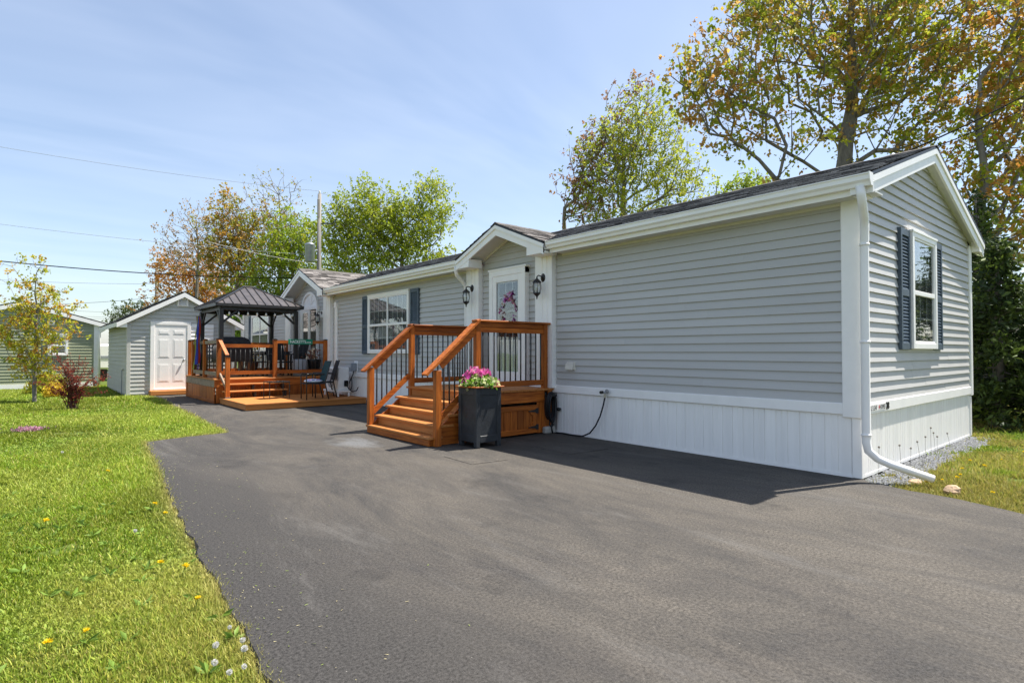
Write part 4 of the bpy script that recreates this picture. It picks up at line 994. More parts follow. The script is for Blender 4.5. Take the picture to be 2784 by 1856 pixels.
def chair(name, label, cushion=None, group=None, mesh='dark_fabric', backmat=None):
    """metal patio armchair facing -x, origin on the floor"""
    t = thing(name, label, 'chair', (0, 0, 0), group)
    for y in (-.27, .27):
        mb = MB(); mb.tube([(-.26, y, .003), (-.27, y, .40), (-.27, y, .60), (-.25, y, .635), (-.10, y, .645), (.20, y, .64)], .015, 6); obj('leg', mb, 'black_metal', t, True)
        mb = MB(); mb.tube([(.30, y * .96, .003), (.24, y, .22), (.20, y, .42), (.27, y * .97, .70), (.36, y * .9, .99)], .016, 6); obj('leg', mb, 'black_metal', t, True)
        mb = MB(); mb.cbox(-.26, .16, y - .026, y + .026, .645, .665); obj('armrest', mb, 'black_metal', t)
    mb = MB(); vs = []
    for i, (x, z) in enumerate(((-.27, .42), (-.2, .43), (0, .415), (.2, .42))):
        vs += [(x, -.26, z), (x, .26, z), (x, .26, z - .025), (x, -.26, z - .025)]
    fs = []
    for i in range(3):
        for j in range(4): fs.append((i * 4 + j, i * 4 + (j + 1) % 4, i * 4 + 4 + (j + 1) % 4, i * 4 + 4 + j))
    fs += [(0, 3, 2, 1), (12, 13, 14, 15)]; mb.add(vs, [f[::-1] for f in fs]); obj('seat', mb, mesh, t)
    mb = MB()
    pr = [(.215, .46), (.245, .60), (.28, .75), (.32, .88), (.355, .985)]
    vs = []
    for x, z in pr: vs += [(x - .012, -.25, z), (x - .012, .25, z), (x + .012, .25, z), (x + .012, -.25, z)]
    fs = []
    for i in range(4):
        for j in range(4): fs.append((i * 4 + j, i * 4 + (j + 1) % 4, i * 4 + 4 + (j + 1) % 4, i * 4 + 4 + j))
    fs += [(0, 3, 2, 1), (16, 17, 18, 19)]; mb.add(vs, [f[::-1] for f in fs]); obj('backrest', mb, backmat or mesh, t)
    return t
c1 = chair('patio_armchair', 'black patio armchair with floral seat cushion and teal back on the low platform', backmat='teal'); c1.location = (-1.30, 12.34, .167); c1.rotation_euler.z = R(-6)
c2 = chair('patio_armchair', 'black patio armchair behind the one with the floral cushion', backmat='dark_fabric'); c2.location = (-.86, 12.78, .167); c2.rotation_euler.z = R(-14)
for i, (x, y, rz, lb) in enumerate(((-1.72, 15.9, 180, 'black patio chair on the deck nearest the far railing'), (-1.25, 15.25, 95, 'black patio chair on the deck behind the green sign'), (-.62, 15.75, 10, 'black patio chair on the deck beside the arched door'))):
    c = dup(c2, (x, y, DZ + .002), R(rz), lb); c['group'] = 'chairs round the deck table'
# floral cushion
def floral():
    m = bpy.data.materials.new('floral'); m.use_nodes = True; t = m.node_tree; n = t.nodes; l = t.links; b = n['Principled BSDF']; b.inputs['Roughness'].default_value = .85
    co = n.new('ShaderNodeTexCoord'); vo = n.new('ShaderNodeTexVoronoi'); vo.inputs['Scale'].default_value = 17; l.new(co.outputs['Object'], vo.inputs['Vector'])
    sp_ = n.new('ShaderNodeSeparateColor'); l.new(vo.outputs['Color'], sp_.inputs[0]); r = n.new('ShaderNodeValToRGB'); r.color_ramp.interpolation = 'CONSTANT'; e = r.color_ramp.elements
    e[0].position = 0; e[0].color = (.62, .68, .80, 1); e[1].position = .45; e[1].color = (.70, .20, .42, 1)
    for p_, c in ((.58, (.74, .74, .78, 1)), (.74, (.05, .06, .22, 1)), (.84, (.66, .42, .6, 1)), (.93, (.25, .33, .62, 1))): x = e.new(p_); x.color = c
    l.new(sp_.outputs[0], r.inputs[0]); l.new(r.outputs[0], b.inputs['Base Color']); MATS['floral'] = m
floral()
cu = thing('seat_cushion', 'round floral cushion in blue and pink on the front armchair', 'cushion', (-1.33, 12.34, .60))
mb = MB(); mb.lathe([(.02, -.005), (.19, .0), (.225, .03), (.22, .055), (.15, .08), (.02, .09)], 18, (-1.33, 12.34, .60)); obj('pad', mb, 'floral', cu, True)
mb = MB(); mb.tube([(-1.33 + .227 * math.cos(t), 12.34 + .227 * math.sin(t), .632) for t in np.linspace(0, 2 * math.pi, 25)], .007, 5, False); obj('piping', mb, 'letter_white', cu)
# little side table on the platform
stb = thing('side_table', 'small black patio side table left of the floral cushion chair', 'table', (-1.95, 13.25, .167))
mb = MB(); mb.cbox(-2.22, -1.70, 13.0, 13.5, .60, .615, .004); obj('table_top', mb, 'glass_dark', stb)
mb = MB(); mb.beam((-2.22, 13.0, .595), (-1.70, 13.0, .595), .02, .02); mb.beam((-2.22, 13.5, .595), (-1.70, 13.5, .595), .02, .02); mb.beam((-2.22, 13.0, .595), (-2.22, 13.5, .595), .02, .02); mb.beam((-1.70, 13.0, .595), (-1.70, 13.5, .595), .02, .02); obj('table_frame', mb, 'black_metal', stb)
for x in (-2.21, -1.71):
    for y in (13.01, 13.49): mb = MB(); mb.tube([(x, y, .168), (x, y, .60)], .011, 6); obj('leg', mb, 'black_metal', stb)
# dining table on the deck
tb = thing('dining_table', 'dark patio dining table among the chairs on the deck', 'table', (-1.2, 16.0, DZ))
mb = MB(); mb.cbox(-1.65, -.75, 15.6, 16.5, 1.37, 1.40); obj('table_top', mb, 'dark_fabric', tb)
mb = MB(); mb.cbox(-1.6, -.8, 15.65, 16.45, 1.32, 1.3695); obj('apron', mb, 'black_metal', tb)
for x in (-1.6, -.85):
    for y in (15.66, 16.4): mb = MB(); mb.cbox(x, x + .045, y, y + .045, DZ + .002, 1.32); obj('leg', mb, 'black_metal', tb)
# storage barrel, cooler box, pots
def pot(name, label, cat, loc, prof, m_, n=14, plant=None):
    t = thing(name, label, cat, loc); mb = MB(); mb.lathe(prof, n, loc); obj('pot', mb, m_, t, True)
    if plant:
        k, sp_, hh, col_, sz = plant; P = np.array(loc) + np.stack([rng.normal(0, sp_, k), rng.normal(0, sp_, k), prof[-1][1] + rng.random(k) * hh], 1); leafmesh('foliage', P, sz, np.tile(np.array([col_]), (k, 1)), t)
        mb = MB()
        for i in range(5): mb.tube([(loc[0], loc[1], loc[2] + prof[-1][1] - .03), (loc[0] + random.gauss(0, sp_), loc[1] + random.gauss(0, sp_), loc[2] + prof[-1][1] + hh * .8)], .006, 4)
        obj('stems', mb, 'flag_green', t)
    return t
pot('storage_bin', 'grey rounded storage bin behind the deck balusters below the green sign', 'bin', (-.78, 14.78, DZ + .002), [(.16, 0), (.20, .02), (.22, .25), (.21, .44), (.19, .50), (.0, .51)], 'meter_grey')
pot('flower_pot', 'dark flower pot with drooping pink flowers beside the far door', 'pot', (-.36, 14.85, DZ + .002), [(.14, 0), (.15, .02), (.21, .40), (.23, .46), (.22, .50), (.18, .50)], 'black', 14, (120, .09, .28, (.42, .20, .13), .10))
pot('flower_pot', 'golden leafed potted plant on the deck near the far window', 'pot', (-1.42, 17.3, DZ + .002), [(.13, 0), (.17, .36), (.19, .40), (.16, .41)], 'pot_terracotta', 12, (160, .10, .55, (.55, .34, .03), .09))
pot('flower_pot', 'small green potted plant standing on the dark dining table', 'pot', (-1.15, 15.8, 1.402), [(.07, 0), (.09, .11), (.10, .12), (.08, .12)], 'pot_terracotta', 10, (70, .07, .16, (.08, .15, .03), .07))
mb = MB(); mb.cbox(-.55, -.38, 14.62, 14.72, DZ + .06, DZ + .17, .01); mb.cbox(-.56, -.37, 14.60, 14.74, DZ + .002, DZ + .058, .01); tag(obj('citronella_candle', mb, 'gold'), 'small yellow candle box at the foot of the deck balusters', 'candle')
bn = thing('wooden_bench', 'small brown wooden bench behind the deck gate left of the table', 'bench', (-2.3, 16.5, DZ))
mb = MB(); mb.cbox(-2.65, -1.95, 16.35, 16.7, 1.08, 1.12); obj('seat', mb, 'weathered', bn)
for x in (-2.6, -2.03):
    mb = MB(); mb.cbox(x, x + .04, 16.38, 16.67, DZ + .002, 1.08); obj('leg', mb, 'weathered', bn)
mb = MB(); mb.cbox(-2.65, -1.95, 16.68, 16.72, 1.25, 1.40); mb.cbox(-2.62, -2.58, 16.66, 16.70, 1.12, 1.40); mb.cbox(-2.02, -1.98, 16.66, 16.70, 1.12, 1.40); obj('backrest', mb, 'weathered', bn)
# rainbow windsock hanging from the gazebo
ws = thing('windsock', 'rainbow striped windsock hanging at the left deck rail', 'windsock', (-3.2, 16.3, 1.7))
mb = MB(); mb.tube([(-3.13, 16.3, 2.66), (-3.17, 16.3, 2.52), (-3.2, 16.3, 2.42)], .006, 4); obj('cord', mb, 'black', ws)
mb = MB(); mb.tube([(-3.2 + .07 * math.cos(t), 16.3 + .07 * math.sin(t), 2.42) for t in np.linspace(0, 6.28, 13)], .005, 4, False); obj('hoop', mb, 'black', ws)
strips = [('flag_grey', .15), ('purple', .9), ('flag_yellow', 1.6), ('flag_red', 2.5), ('flag_green', 3.4), ('flag_blue', 4.3), ('flag_red', 5.2), ('purple', 5.8)]
for m_, t in strips:
    mb = MB(); zz = np.linspace(2.42, .98 + .1 * math.sin(t * 5), 9); vs = []
    for i, z in enumerate(zz):
        r_ = .05 + .04 * i / 8 + .02 * math.sin(i * 1.3 + t); a0, a1 = t - .34, t + .34
        ox, oy = -.10 * i / 8 * .7, -.14 * i / 8
        vs += [(-3.2 + r_ * math.cos(a0) + ox, 16.3 + r_ * math.sin(a0) + oy, z), (-3.2 + r_ * math.cos(a1) + ox, 16.3 + r_ * math.sin(a1) + oy, z)]
    mb.add(vs, [(2 * i, 2 * i + 1, 2 * i + 3, 2 * i + 2) for i in range(8)]); obj('streamer', mb, m_, ws)

# ------------------------------------------------------------------ heat pump, meter, cable cover
hp = thing('heat_pump', 'white heat pump unit on a stand against the wall', 'heat pump', (-.36, 13.2, .16))
HX0, HX1, HY0, HY1, HZ0, HZ1 = -.52, -.20, 12.66, 13.50, .34, .96
mb = MB(); mb.cbox(HX0, HX1, HY0, HY1, HZ0, HZ1, .02); cas = obj('casing', mb, 'ivory', hp)
cas.data.materials[0] = MATS['white']
mb = MB(); c_ = (HX0 - .006, 13.16, .66)
for r_ in (.08, .14, .20, .26): mb.tube([(c_[0], c_[1] + r_ * math.cos(t), c_[2] + r_ * math.sin(t)) for t in np.linspace(0, 2 * math.pi, 25)], .004, 4, False)
for k in range(12): t = k * math.pi / 6; mb.tube([(c_[0], c_[1] + .05 * math.cos(t), c_[2] + .05 * math.sin(t)), (c_[0], c_[1] + .27 * math.cos(t), c_[2] + .27 * math.sin(t))], .004, 4)
obj('fan_guard', mb, 'soffit', hp)
mb = MB(); mb.lathe([(0, 0), (.27, 0), (.27, .004), (0, .004)], 24); mb.v = [(HX0 - .0015 - z * .3, c_[1] + x, c_[2] + y) for x, y, z in mb.v]; obj('fan_opening', mb, 'meter_grey', hp)
mb = MB(); mb.cbox(HX0 - .05, HX1 + .02, HY0 - .06, HY1 + .06, .285, .338, .008); std = obj('stand', mb, 'white', hp)
for x in (HX0 - .03, HX1 - .04):
    for y in (HY0 - .04, HY1): mb = MB(); mb.cbox(x, x + .045, y, y + .04, .167, .285); obj('leg', mb, 'white', hp)
mb = MB(); mb.cbox(-.35, -.24, HY0 - .05, HY0, .44, .60, .01); mb.tube([(-.30, HY0 - .04, .56), (-.32, HY0 - .10, .50), (-.28, HY0 - .18, .36), (-.20, HY0 - .24, .30), (-.10, HY0 - .26, .33), (-.05, HY0 - .26, .42)], .014, 6); obj('pipe', mb, 'rubber', hp, True)
cvr = thing('line_cover', 'white vertical line cover on the wall above the heat pump', 'pipe', (-.03, 13.93, 1.8))
mb = MB(); mb.cbox(-.07, -.0, 13.85, 13.99, .94, 2.72, .015); obj('duct', mb, 'white', cvr)
mb = MB(); mb.prism([(13.835, 2.70), (14.005, 2.70), (14.005, 2.80), (13.97, 2.86), (13.87, 2.86), (13.835, 2.80)], 0, -.085, .0); obj('duct_cap', mb, 'white', cvr)
mt = thing('power_meter', 'grey electric disconnect box with looping cable on the wall', 'electric box', (-.05, 12.62, .97))
mb = MB(); mb.cbox(-.02, .0, 12.52, 12.74, .80, 1.14, .004); obj('back_plate', mb, 'white', mt)
mb = MB(); mb.cbox(-.13, -.0205, 12.56, 12.70, .86, 1.08, .012); bxx = obj('box', mb, 'meter_grey', mt)
mb = MB(); mb.cbox(-.139, -.1305, 12.575, 12.685, .88, 1.06, .004); obj('lid', mb, 'meter_grey', bxx)
mb = MB(); mb.tube([(-.08, 12.63, .86), (-.09, 12.66, .76), (-.10, 12.78, .62), (-.10, 12.90, .50), (-.10, 12.93, .40), (-.10, 12.86, .32), (-.10, 12.76, .34), (-.10, 12.70, .44), (-.10, 12.70, .56), (-.10, 12.74, .64)], .014, 6); obj('cable', mb, 'rubber', mt, True)

# ------------------------------------------------------------------ shed
shed = thing('garden_shed', 'small grey gabled shed with white six panel door', 'shed', (-3.1, 20.9, 0))
SX0, SX1, SY0, SY1 = -4.63, -1.52, 19.1, 24.5; SXC = -3.08; SZE, SZA = 2.30, 3.34; sS = (SZA - SZE) / (SXC - (SX0 - .28))
mb = MB(); mb.box(SX0 + .012, SX1 - .012, SY0 + .012, SY1, .0, 2.34); mb.prism([(SX0 + .012, 2.34), (SX1 - .012, 2.34), (SXC, SZA - .14)], 1, SY0 + .012, SY1); swl = obj('wall', mb, 'siding_shed', shed)
siding(swl, 0, SY0, -1, SX0 + .07, SX1 - .07, .06, SZA - .16, 'siding_shed', (SXC, SZA - .12, sS), .127)
siding(swl, 1, SX0, -1, SY0 + .07, SY1, .06, 2.34, 'siding_shed', None, .127)
for x in (SX0 - .02, SX1 - .09): mb = MB(); mb.cbox(x, x + .11, SY0 - .02, SY0 + .12, .03, 2.36); obj('corner_post', mb, 'siding_shed', shed)
for sgn in (1, -1):
    X_ = lambda x: x if sgn == 1 else 2 * SXC - x
    x0 = SX0 - .28
    mb = MB(); q = [(X_(x0), SZE), (X_(SXC), SZA), (X_(SXC), SZA + .03), (X_(x0), SZE + .03)]; mb.prism(q, 1, SY0 - .13, SY1 + .2); rf = obj('roof', mb, 'black', shed)
    nl = math.hypot(1, sS); shingles('shingles', rf, (X_(x0 - .015), SY0 - .14, SZE + .024), (0, 1, 0), (sgn / nl, 0, sS / nl), (-sgn * sS / nl, 0, 1 / nl), int((SXC - x0) * nl / .14) + 1, .14, lambda u, v: u < SY1 - SY0 + .4, ulen=SY1 - SY0 + .5, vmax=(SXC - x0) * nl + .02)
    mb = MB(); q = [(X_(x0 - .01), SZE - .01), (X_(SXC), SZA - .004), (X_(SXC), SZA - .15), (X_(x0 - .01), SZE - .155)]; mb.prism(q, 1, SY0 - .16, SY0 - .13); obj('rake_board', mb, 'white', shed)
    mb = MB(); q = [(X_(x0 - .01), SZE - .15), (X_(SX0 - .02), SZE - .15), (X_(SX0 - .02), SZE + .06), (X_(x0 - .01), SZE - .03)]; mb.prism(q, 1, SY0 - .129, SY0 - .02); obj('cornice_return', mb, 'white', shed)
    mb = MB(); q = [(X_(x0), SZE - .1), (X_(SXC), SZA - .1), (X_(SXC), SZA - .115), (X_(x0), SZE - .115)]; mb.prism(q, 1, SY0 - .129, SY0); obj('soffit', mb, 'soffit', shed)
    mb = MB(); mb.box(min(X_(x0), X_(x0 - .02)), max(X_(x0), X_(x0 - .02)), SY0 - .13, SY1 + .2, SZE - .13, SZE + .0); obj('fascia', mb, 'white', shed)
mb = MB(); mb.cbox(-3.26, -2.96, SY0 - .035, SY0, 2.90, 3.16); vt = obj('gable_vent', mb, 'meter_grey', shed); mb = MB(); mb.cbox(-3.27, -3.22, SY0 - .05, SY0 - .001, 2.89, 3.17); mb.cbox(-3.0, -2.95, SY0 - .05, SY0 - .001, 2.89, 3.17); mb.cbox(-3.2195, -3.0005, SY0 - .05, SY0 - .001, 3.13, 3.17); mb.cbox(-3.2195, -3.0005, SY0 - .05, SY0 - .001, 2.89, 2.92); obj('vent_frame', mb, 'white', vt)
for i in range(6): mb = MB(); z = 2.925 + i * .037; mb.prism([(SY0 - .036, z + .022), (SY0 - .06, z), (SY0 - .036, z)], 0, -3.219, -3.001); obj('slat', mb, 'white', vt)
mb = MB(); mb.cbox(-3.90, -2.98, SY0 - .045, SY0 - .01, .20, 2.26, .004); sdr = obj('door', mb, 'white', shed)
for x in (-3.80, -3.38):
    for z0, z1 in ((1.95, 2.10), (1.20, 1.80), (.42, 1.0)):
        mb = MB(); mb.prism([(x, z0), (x + .32, z0), (x + .32, z1), (x, z1)], 1, SY0 - .049, SY0 - .0455); mb.cbox(x + .035, x + .285, SY0 - .054, SY0 - .0495, z0 + .03, z1 - .03, .004); obj('door_panel', mb, 'white', sdr)
mb = MB(); mb.lathe([(0, 0), (.03, 0), (.03, .01), (.012, .015), (.012, .04), (.03, .045), (.035, .07), (.02, .085), (0, .09)], 10); mb.v = [(-3.07 + x, SY0 - .045 - z, 1.13 + y) for x, y, z in mb.v]; obj('door_knob', mb, 'metal_grey', sdr, True)
mb = MB(); mb.cbox(-4.02, -3.90, SY0 - .06, SY0, .16, 2.36); mb.cbox(-2.98, -2.87, SY0 - .06, SY0, .16, 2.36); mb.cbox(-3.90, -2.98, SY0 - .0595, SY0, 2.26, 2.36); mb.cbox(-3.9, -2.98, SY0 - .07, SY0, .16, .20); obj('door_frame', mb, 'white', shed)
mb = MB(); mb.cbox(-2.86, -2.18, SY0 - .03, SY0, 1.30, 2.32); pn = obj('white_siding_panel', mb, 'white', shed)
for i in range(8): mb = MB(); course(mb, 0, SY0 - .03, -1, -2.855, -2.185, -2.855, -2.185, 1.305 + i * .126, 1.43 + i * .126); obj('panel_board', mb, 'white', pn)
mb = MB(); mb.cbox(-4.05, -2.6, SY0 - .42, SY0 - .01, .02, .15); stp = obj('door_step', mb, 'paint_x', shed)
mb = MB(); mb.box(SX0 + .03, SX1 - .03, SY0 + .03, SY1, -.02, .06); obj('sill', mb, 'black', shed)
cnd = thing('conduit_pipe', 'thin grey conduit bent up the left side of the shed', 'pipe', (SX0 - .02, 20.0, .4)); mb = MB(); mb.tube([(SX0 - .025, 20.15, .0), (SX0 - .025, 20.15, .78), (SX0 - .025, 20.0, .80), (SX0 - .025, 19.75, .84)], .012, 5); obj('pipe', mb, 'meter_grey', cnd)

# ------------------------------------------------------------------ neighbour's house
nb = thing('neighbour_house', 'neighbouring olive green sided house behind the young tree', 'house', (-7.3, 29, 0))
NY = 26.0; NX1, NX0, NXC = -4.86, -9.5, -7.16; NZE, NZA = 2.50, 3.28; nS = (NZA - NZE) / (NX1 + .28 - NXC)
mb = MB(); mb.box(NX0 + .012, NX1 - .012, NY + .012, NY + 14, .0, 2.55); mb.prism([(NX0 + .012, 2.55), (NX1 - .012, 2.55), (NXC, NZA - .12)], 1, NY + .012, NY + 14); nw_ = obj('wall', mb, 'siding_green', nb)
siding(nw_, 0, NY, -1, NX0 + .1, NX1 - .1, .17, NZA - .14, 'siding_green', (NXC, NZA - .1, nS), .118)
mb = MB(); mb.box(NX0 - .02, NX1 - .02, NY - .03, NY + .012, -.02, .17); obj('foundation_skirt', mb, 'white', nb)
mb = MB(); mb.cbox(NX1 - .13, NX1 + .03, NY - .03, NY + .1, .10, 2.5); obj('corner_board', mb, 'white', nb)
for sgn in (1, -1):
    X_ = lambda x: x if sgn == 1 else 2 * NXC - x
    x0 = NX1 + .28
    mb = MB(); mb.prism([(X_(x0), NZE), (X_(NXC), NZA), (X_(NXC), NZA + .04), (X_(x0), NZE + .04)], 1, NY - .11, NY + 14.2); obj('roof', mb, 'black_metal', nb)
    mb = MB(); mb.prism([(X_(x0 + .01), NZE - .01), (X_(NXC), NZA - .01), (X_(NXC), NZA - .16), (X_(x0 + .01), NZE - .16)], 1, NY - .14, NY - .11); obj('rake_board', mb, 'white', nb)
    mb = MB(); mb.prism([(X_(x0), NZE - .10), (X_(NXC), NZA - .10), (X_(NXC), NZA - .12), (X_(x0), NZE - .12)], 1, NY - .109, NY); obj('soffit', mb, 'soffit', nb)
    mb = MB(); mb.prism([(X_(x0 + .01), NZE - .15), (X_(NX1 + .0), NZE - .15), (X_(NX1), NZE + .02), (X_(x0 + .01), NZE - .02)], 1, NY - .109, NY - .02); obj('cornice_return', mb, 'white', nb)
mb = MB(); mb.tube([(NX1 + .22, NY - .1, 2.36), (NX1 + .2, NY - .1, 2.28), (NX1 + .06, NY - .06, 2.18), (NX1 + .05, NY - .05, 2.05), (NX1 + .05, NY - .05, .1)], .045, 7); obj('downspout', mb, 'white', nb, True)
window(nb, 0, NY - .0, -6.43, -5.81, 1.24, 2.06, 1, (1, 1))
mb = MB(); mb.cbox(-6.42, -6.22, NY - .03, NY, 2.42, 2.62); obj('gable_vent', mb, 'white', nb)
# deck and white trailer glimpsed between shed and neighbour
bk = thing('back_trailer', 'white trailer glimpsed in the gap between shed and green house', 'trailer', (-4.4, 32, 0))
mb = MB(); mb.cbox(-4.55, -3.3, 31.5, 33.5, .55, 1.75, .08); obj('body', mb, 'white', bk)
mb = MB(); mb.cbox(-4.53, -3.32, 31.48, 31.4995, 1.05, 1.20); obj('stripe', mb, 'meter_grey', bk)
for x in (-4.3, -3.6): mb = MB(); mb.lathe([(0, 0), (.3, 0), (.32, .05), (.32, .13), (.3, .18), (0, .18)], 14); mb.v = [(x + a, 31.6 + c, .32 + b) for a, b, c in mb.v]; obj('wheel', mb, 'black', bk)
mb = MB(); mb.cbox(-4.6, -4.5, 25.2, 25.3, .0, .62, .01); pl_ = tag(obj('bollard_post', mb, 'ivory'), 'short cream post in the gap left of the shed', 'post')

# ------------------------------------------------------------------ utility poles and wires
def pole(name, label, x, y, h, r0=.15, r1=.10):
    t = thing(name, label, 'pole', (x, y, 0)); mb = MB(); mb.tube([(x, y, -.03), (x + .02, y, h * .5), (x + .03, y, h)], [r0, (r0 + r1) / 2, r1], 10); obj('shaft', mb, 'pole_wood', t, True); return t
p1x, p1y = 4.25, 26.2
up = pole('utility_pole', 'tall wooden utility pole with grey transformer behind the home', p1x, p1y, 9.45, .14, .088)
mb = MB(); mb.cbox(p1x - .13, p1x - .02, p1y - .16, p1y - .1, 8.2, 9.15, .01); obj('pole_splice', mb, 'pole_wood', up)
mb = MB(); mb.lathe([(.0, 0), (.22, 0), (.24, .03), (.24, .85), (.25, .87), (.22, .92), (.06, .98), (0, .98)], 14, (p1x - .5, p1y - .12, 5.9)); tf = obj('transformer', mb, 'metal_grey', up, True)
mb = MB(); mb.cbox(p1x - .28, p1x - .1, p1y - .13, p1y - .07, 6.0, 6.06); mb.cbox(p1x - .28, p1x - .1, p1y - .13, p1y - .07, 6.5, 6.56); obj('bracket', mb, 'metal_grey', up)
mb = MB(); mb.tube([(p1x - .45, p1y - .12, 6.85), (p1x - .42, p1y - .12, 7.15)], .03, 6); obj('bushing', mb, 'ivory', tf)
mb = MB(); mb.lathe([(.03, 0), (.06, .03), (.04, .06), (.06, .09), (.03, .12), (.05, .16), (0, .2)], 8, (p1x + .03, p1y, 9.44)); obj('insulator', mb, 'ivory', up, True)
mb = MB(); mb.beam((p1x, p1y - .05, 7.93), (p1x + .62, p1y - .25, 7.97), .04, .05); mb.tube([(p1x + .62, p1y - .25, 7.97), (p1x + .78, p1y - .3, 8.25), (p1x + .70, p1y - .28, 7.75), (p1x + .6, p1y - .25, 7.6), (p1x + .85, p1y - .3, 7.9)], .022, 5); obj('cutout_arm', mb, 'black_metal', up)
mb = MB(); mb.tube([(p1x + .72, p1y - .3, 8.25), (p1x + .9, p1y - .3, 8.7), (p1x + .82, p1y - .2, 9.3), (p1x + .5, p1y - .1, 9.45), (p1x + .05, p1y, 9.5)], .008, 4); obj('jumper_wire', mb, 'meter_grey', up)
up2 = pole('utility_pole', 'distant thin wooden utility pole above the grey shed roof', 1.3, 54.6, 9.0, .17, .13)
up3 = pole('utility_pole', 'wooden utility pole standing off to the right of the home', 15.7, -1.9, 11.0, .15, .10)
def wire(label, a, b, sag, r, m_='wire_black'):
    a, b = Vector(a), Vector(b); pts = []
    for i in range(25): t = i / 24; p_ = a.lerp(b, t); p_.z -= sag * 4 * t * (1 - t); pts.append(p_)
    mb = MB(); mb.tube(pts, r, 4); return tag(obj('overhead_wire', mb, m_), label, 'wire')
L_ = lambda px, py, d_: tuple(at(px, py, d_))
wire('highest thin overhead wire sloping from the upper left to the tall pole', L_(-350, 335, 24), (p1x, p1y, 9.6), .25, .009, 'meter_grey')
wire('second thin overhead wire sloping towards the transformer pole', L_(-350, 562, 24), (p1x, p1y, 6.3), .2, .009, 'meter_grey')
wire('thick black overhead cable crossing above the green house and shed', L_(-350, 668, 22), (p1x - .1, p1y, 5.15), .35, .022)
wire('thin wire below the thick cable ending at the distant pole', L_(-350, 735, 48), (1.3, 54.6, 7.2), .3, .011)
wire('low wire rising towards the distant pole', L_(-350, 815, 40), (1.3, 54.6, 6.05), .5, .014)
for py, z, lb in ((808, 4.6, 'upper of three faint wires below the distant pole top'), (826, 4.2, 'middle of three faint wires below the distant pole top'), (838, 3.75, 'lowest of three faint wires above the green house roof')): wire(lb, L_(-350, py, 50), (1.3, 54.6, z), .15, .009)
wire('faint wire just above the ridge of the green house', L_(-350, 866, 55), L_(700, 862, 58), .1, .010)
wire('pale wire running right from the transformer pole into the green tree', (p1x, p1y, 5.7), (9.5, 22.6, 3.6), .05, .012, 'ivory')
wire('pale wire running left from the transformer pole across the treetops', (p1x, p1y, 5.85), L_(560, 655, 34), .1, .010, 'ivory')
wire('black service wire crossing the maples down to the home roof', (15.7, -1.9, 10.4), (3.8, .77, 4.57), .25, .014)
wire('thin service wire just below the black one at the home roof', (15.7, -1.9, 10.0), (3.8, .77, 4.50), .32, .009)

ms = thing('service_mast', 'short grey service mast on the back slope of the home roof', 'mast', (3.8, .77, 3.7))
mb = MB(); mb.tube([(3.8, .77, 3.70), (3.8, .77, 4.56)], .025, 8); obj('tube', mb, 'metal_grey', ms, True)
mb = MB(); mb.tube([(3.8, .77, 4.56), (3.83, .75, 4.63), (3.88, .72, 4.62)], .032, 8); obj('weatherhead', mb, 'metal_grey', ms, True)
# ------------------------------------------------------------------ trees
def skeleton(base, trunk, A, bias=.35, step=.45):
    """grow limbs from the trunk polyline to the attraction points A; returns nodes, parents"""
    N = [np.array(base, float)]; par = [-1]; plen = [0.0]
    prev = 0
    for p_ in trunk:
        p_ = np.array(p_, float); k = max(1, int(np.linalg.norm(p_ - N[prev]) / step)); q0 = N[prev]
        for i in range(1, k + 1):
            N.append(q0 + (p_ - q0) * i / k + (rng.normal(0, .022, 3) if i < k else 0)); par.append(prev); plen.append(plen[prev] + np.linalg.norm(N[-1] - N[prev])); prev = len(N) - 1
    nt_ = len(N)
    arr = np.zeros((len(A) * 14 + nt_, 3)); arr[:nt_] = np.array(N); pl = np.zeros(len(arr)); pl[:nt_] = plen; cnt = nt_
    ax = np.array(N[max(1, nt_ // 3):]); dist = np.min(np.linalg.norm(A[:, None, :] - ax[None], axis=2), 1)
    tips = []
    zmin = N[max(1, int(nt_ * .22))][2]
    for ai in np.argsort(dist):
        a = A[ai]; d_ = np.linalg.norm(arr[:cnt] - a, axis=1); up_ = arr[:cnt, 2] - a[2]
        cost = d_ + bias * pl[:cnt] + 1.1 * np.maximum(up_ + .25 * d_, 0) + 50 * (arr[:cnt, 2] < zmin)
        j = int(np.argmin(cost)); k = max(1, min(12, int(d_[j] / step))); q0 = arr[j].copy(); pj = j
        mid_up = .12 * d_[j]
        for i in range(1, k + 1):
            t = i / k; p_ = q0 + (a - q0) * t; p_ = p_ + np.array([0, 0, mid_up * 4 * t * (1 - t) * .5]) + rng.normal(0, .03, 3) * (1 if i < k else 0)
            arr[cnt] = p_; par.append(pj); pl[cnt] = pl[pj] + np.linalg.norm(p_ - arr[pj]); pj = cnt; cnt += 1
        tips.append(pj)
    return arr[:cnt], par, tips, nt_
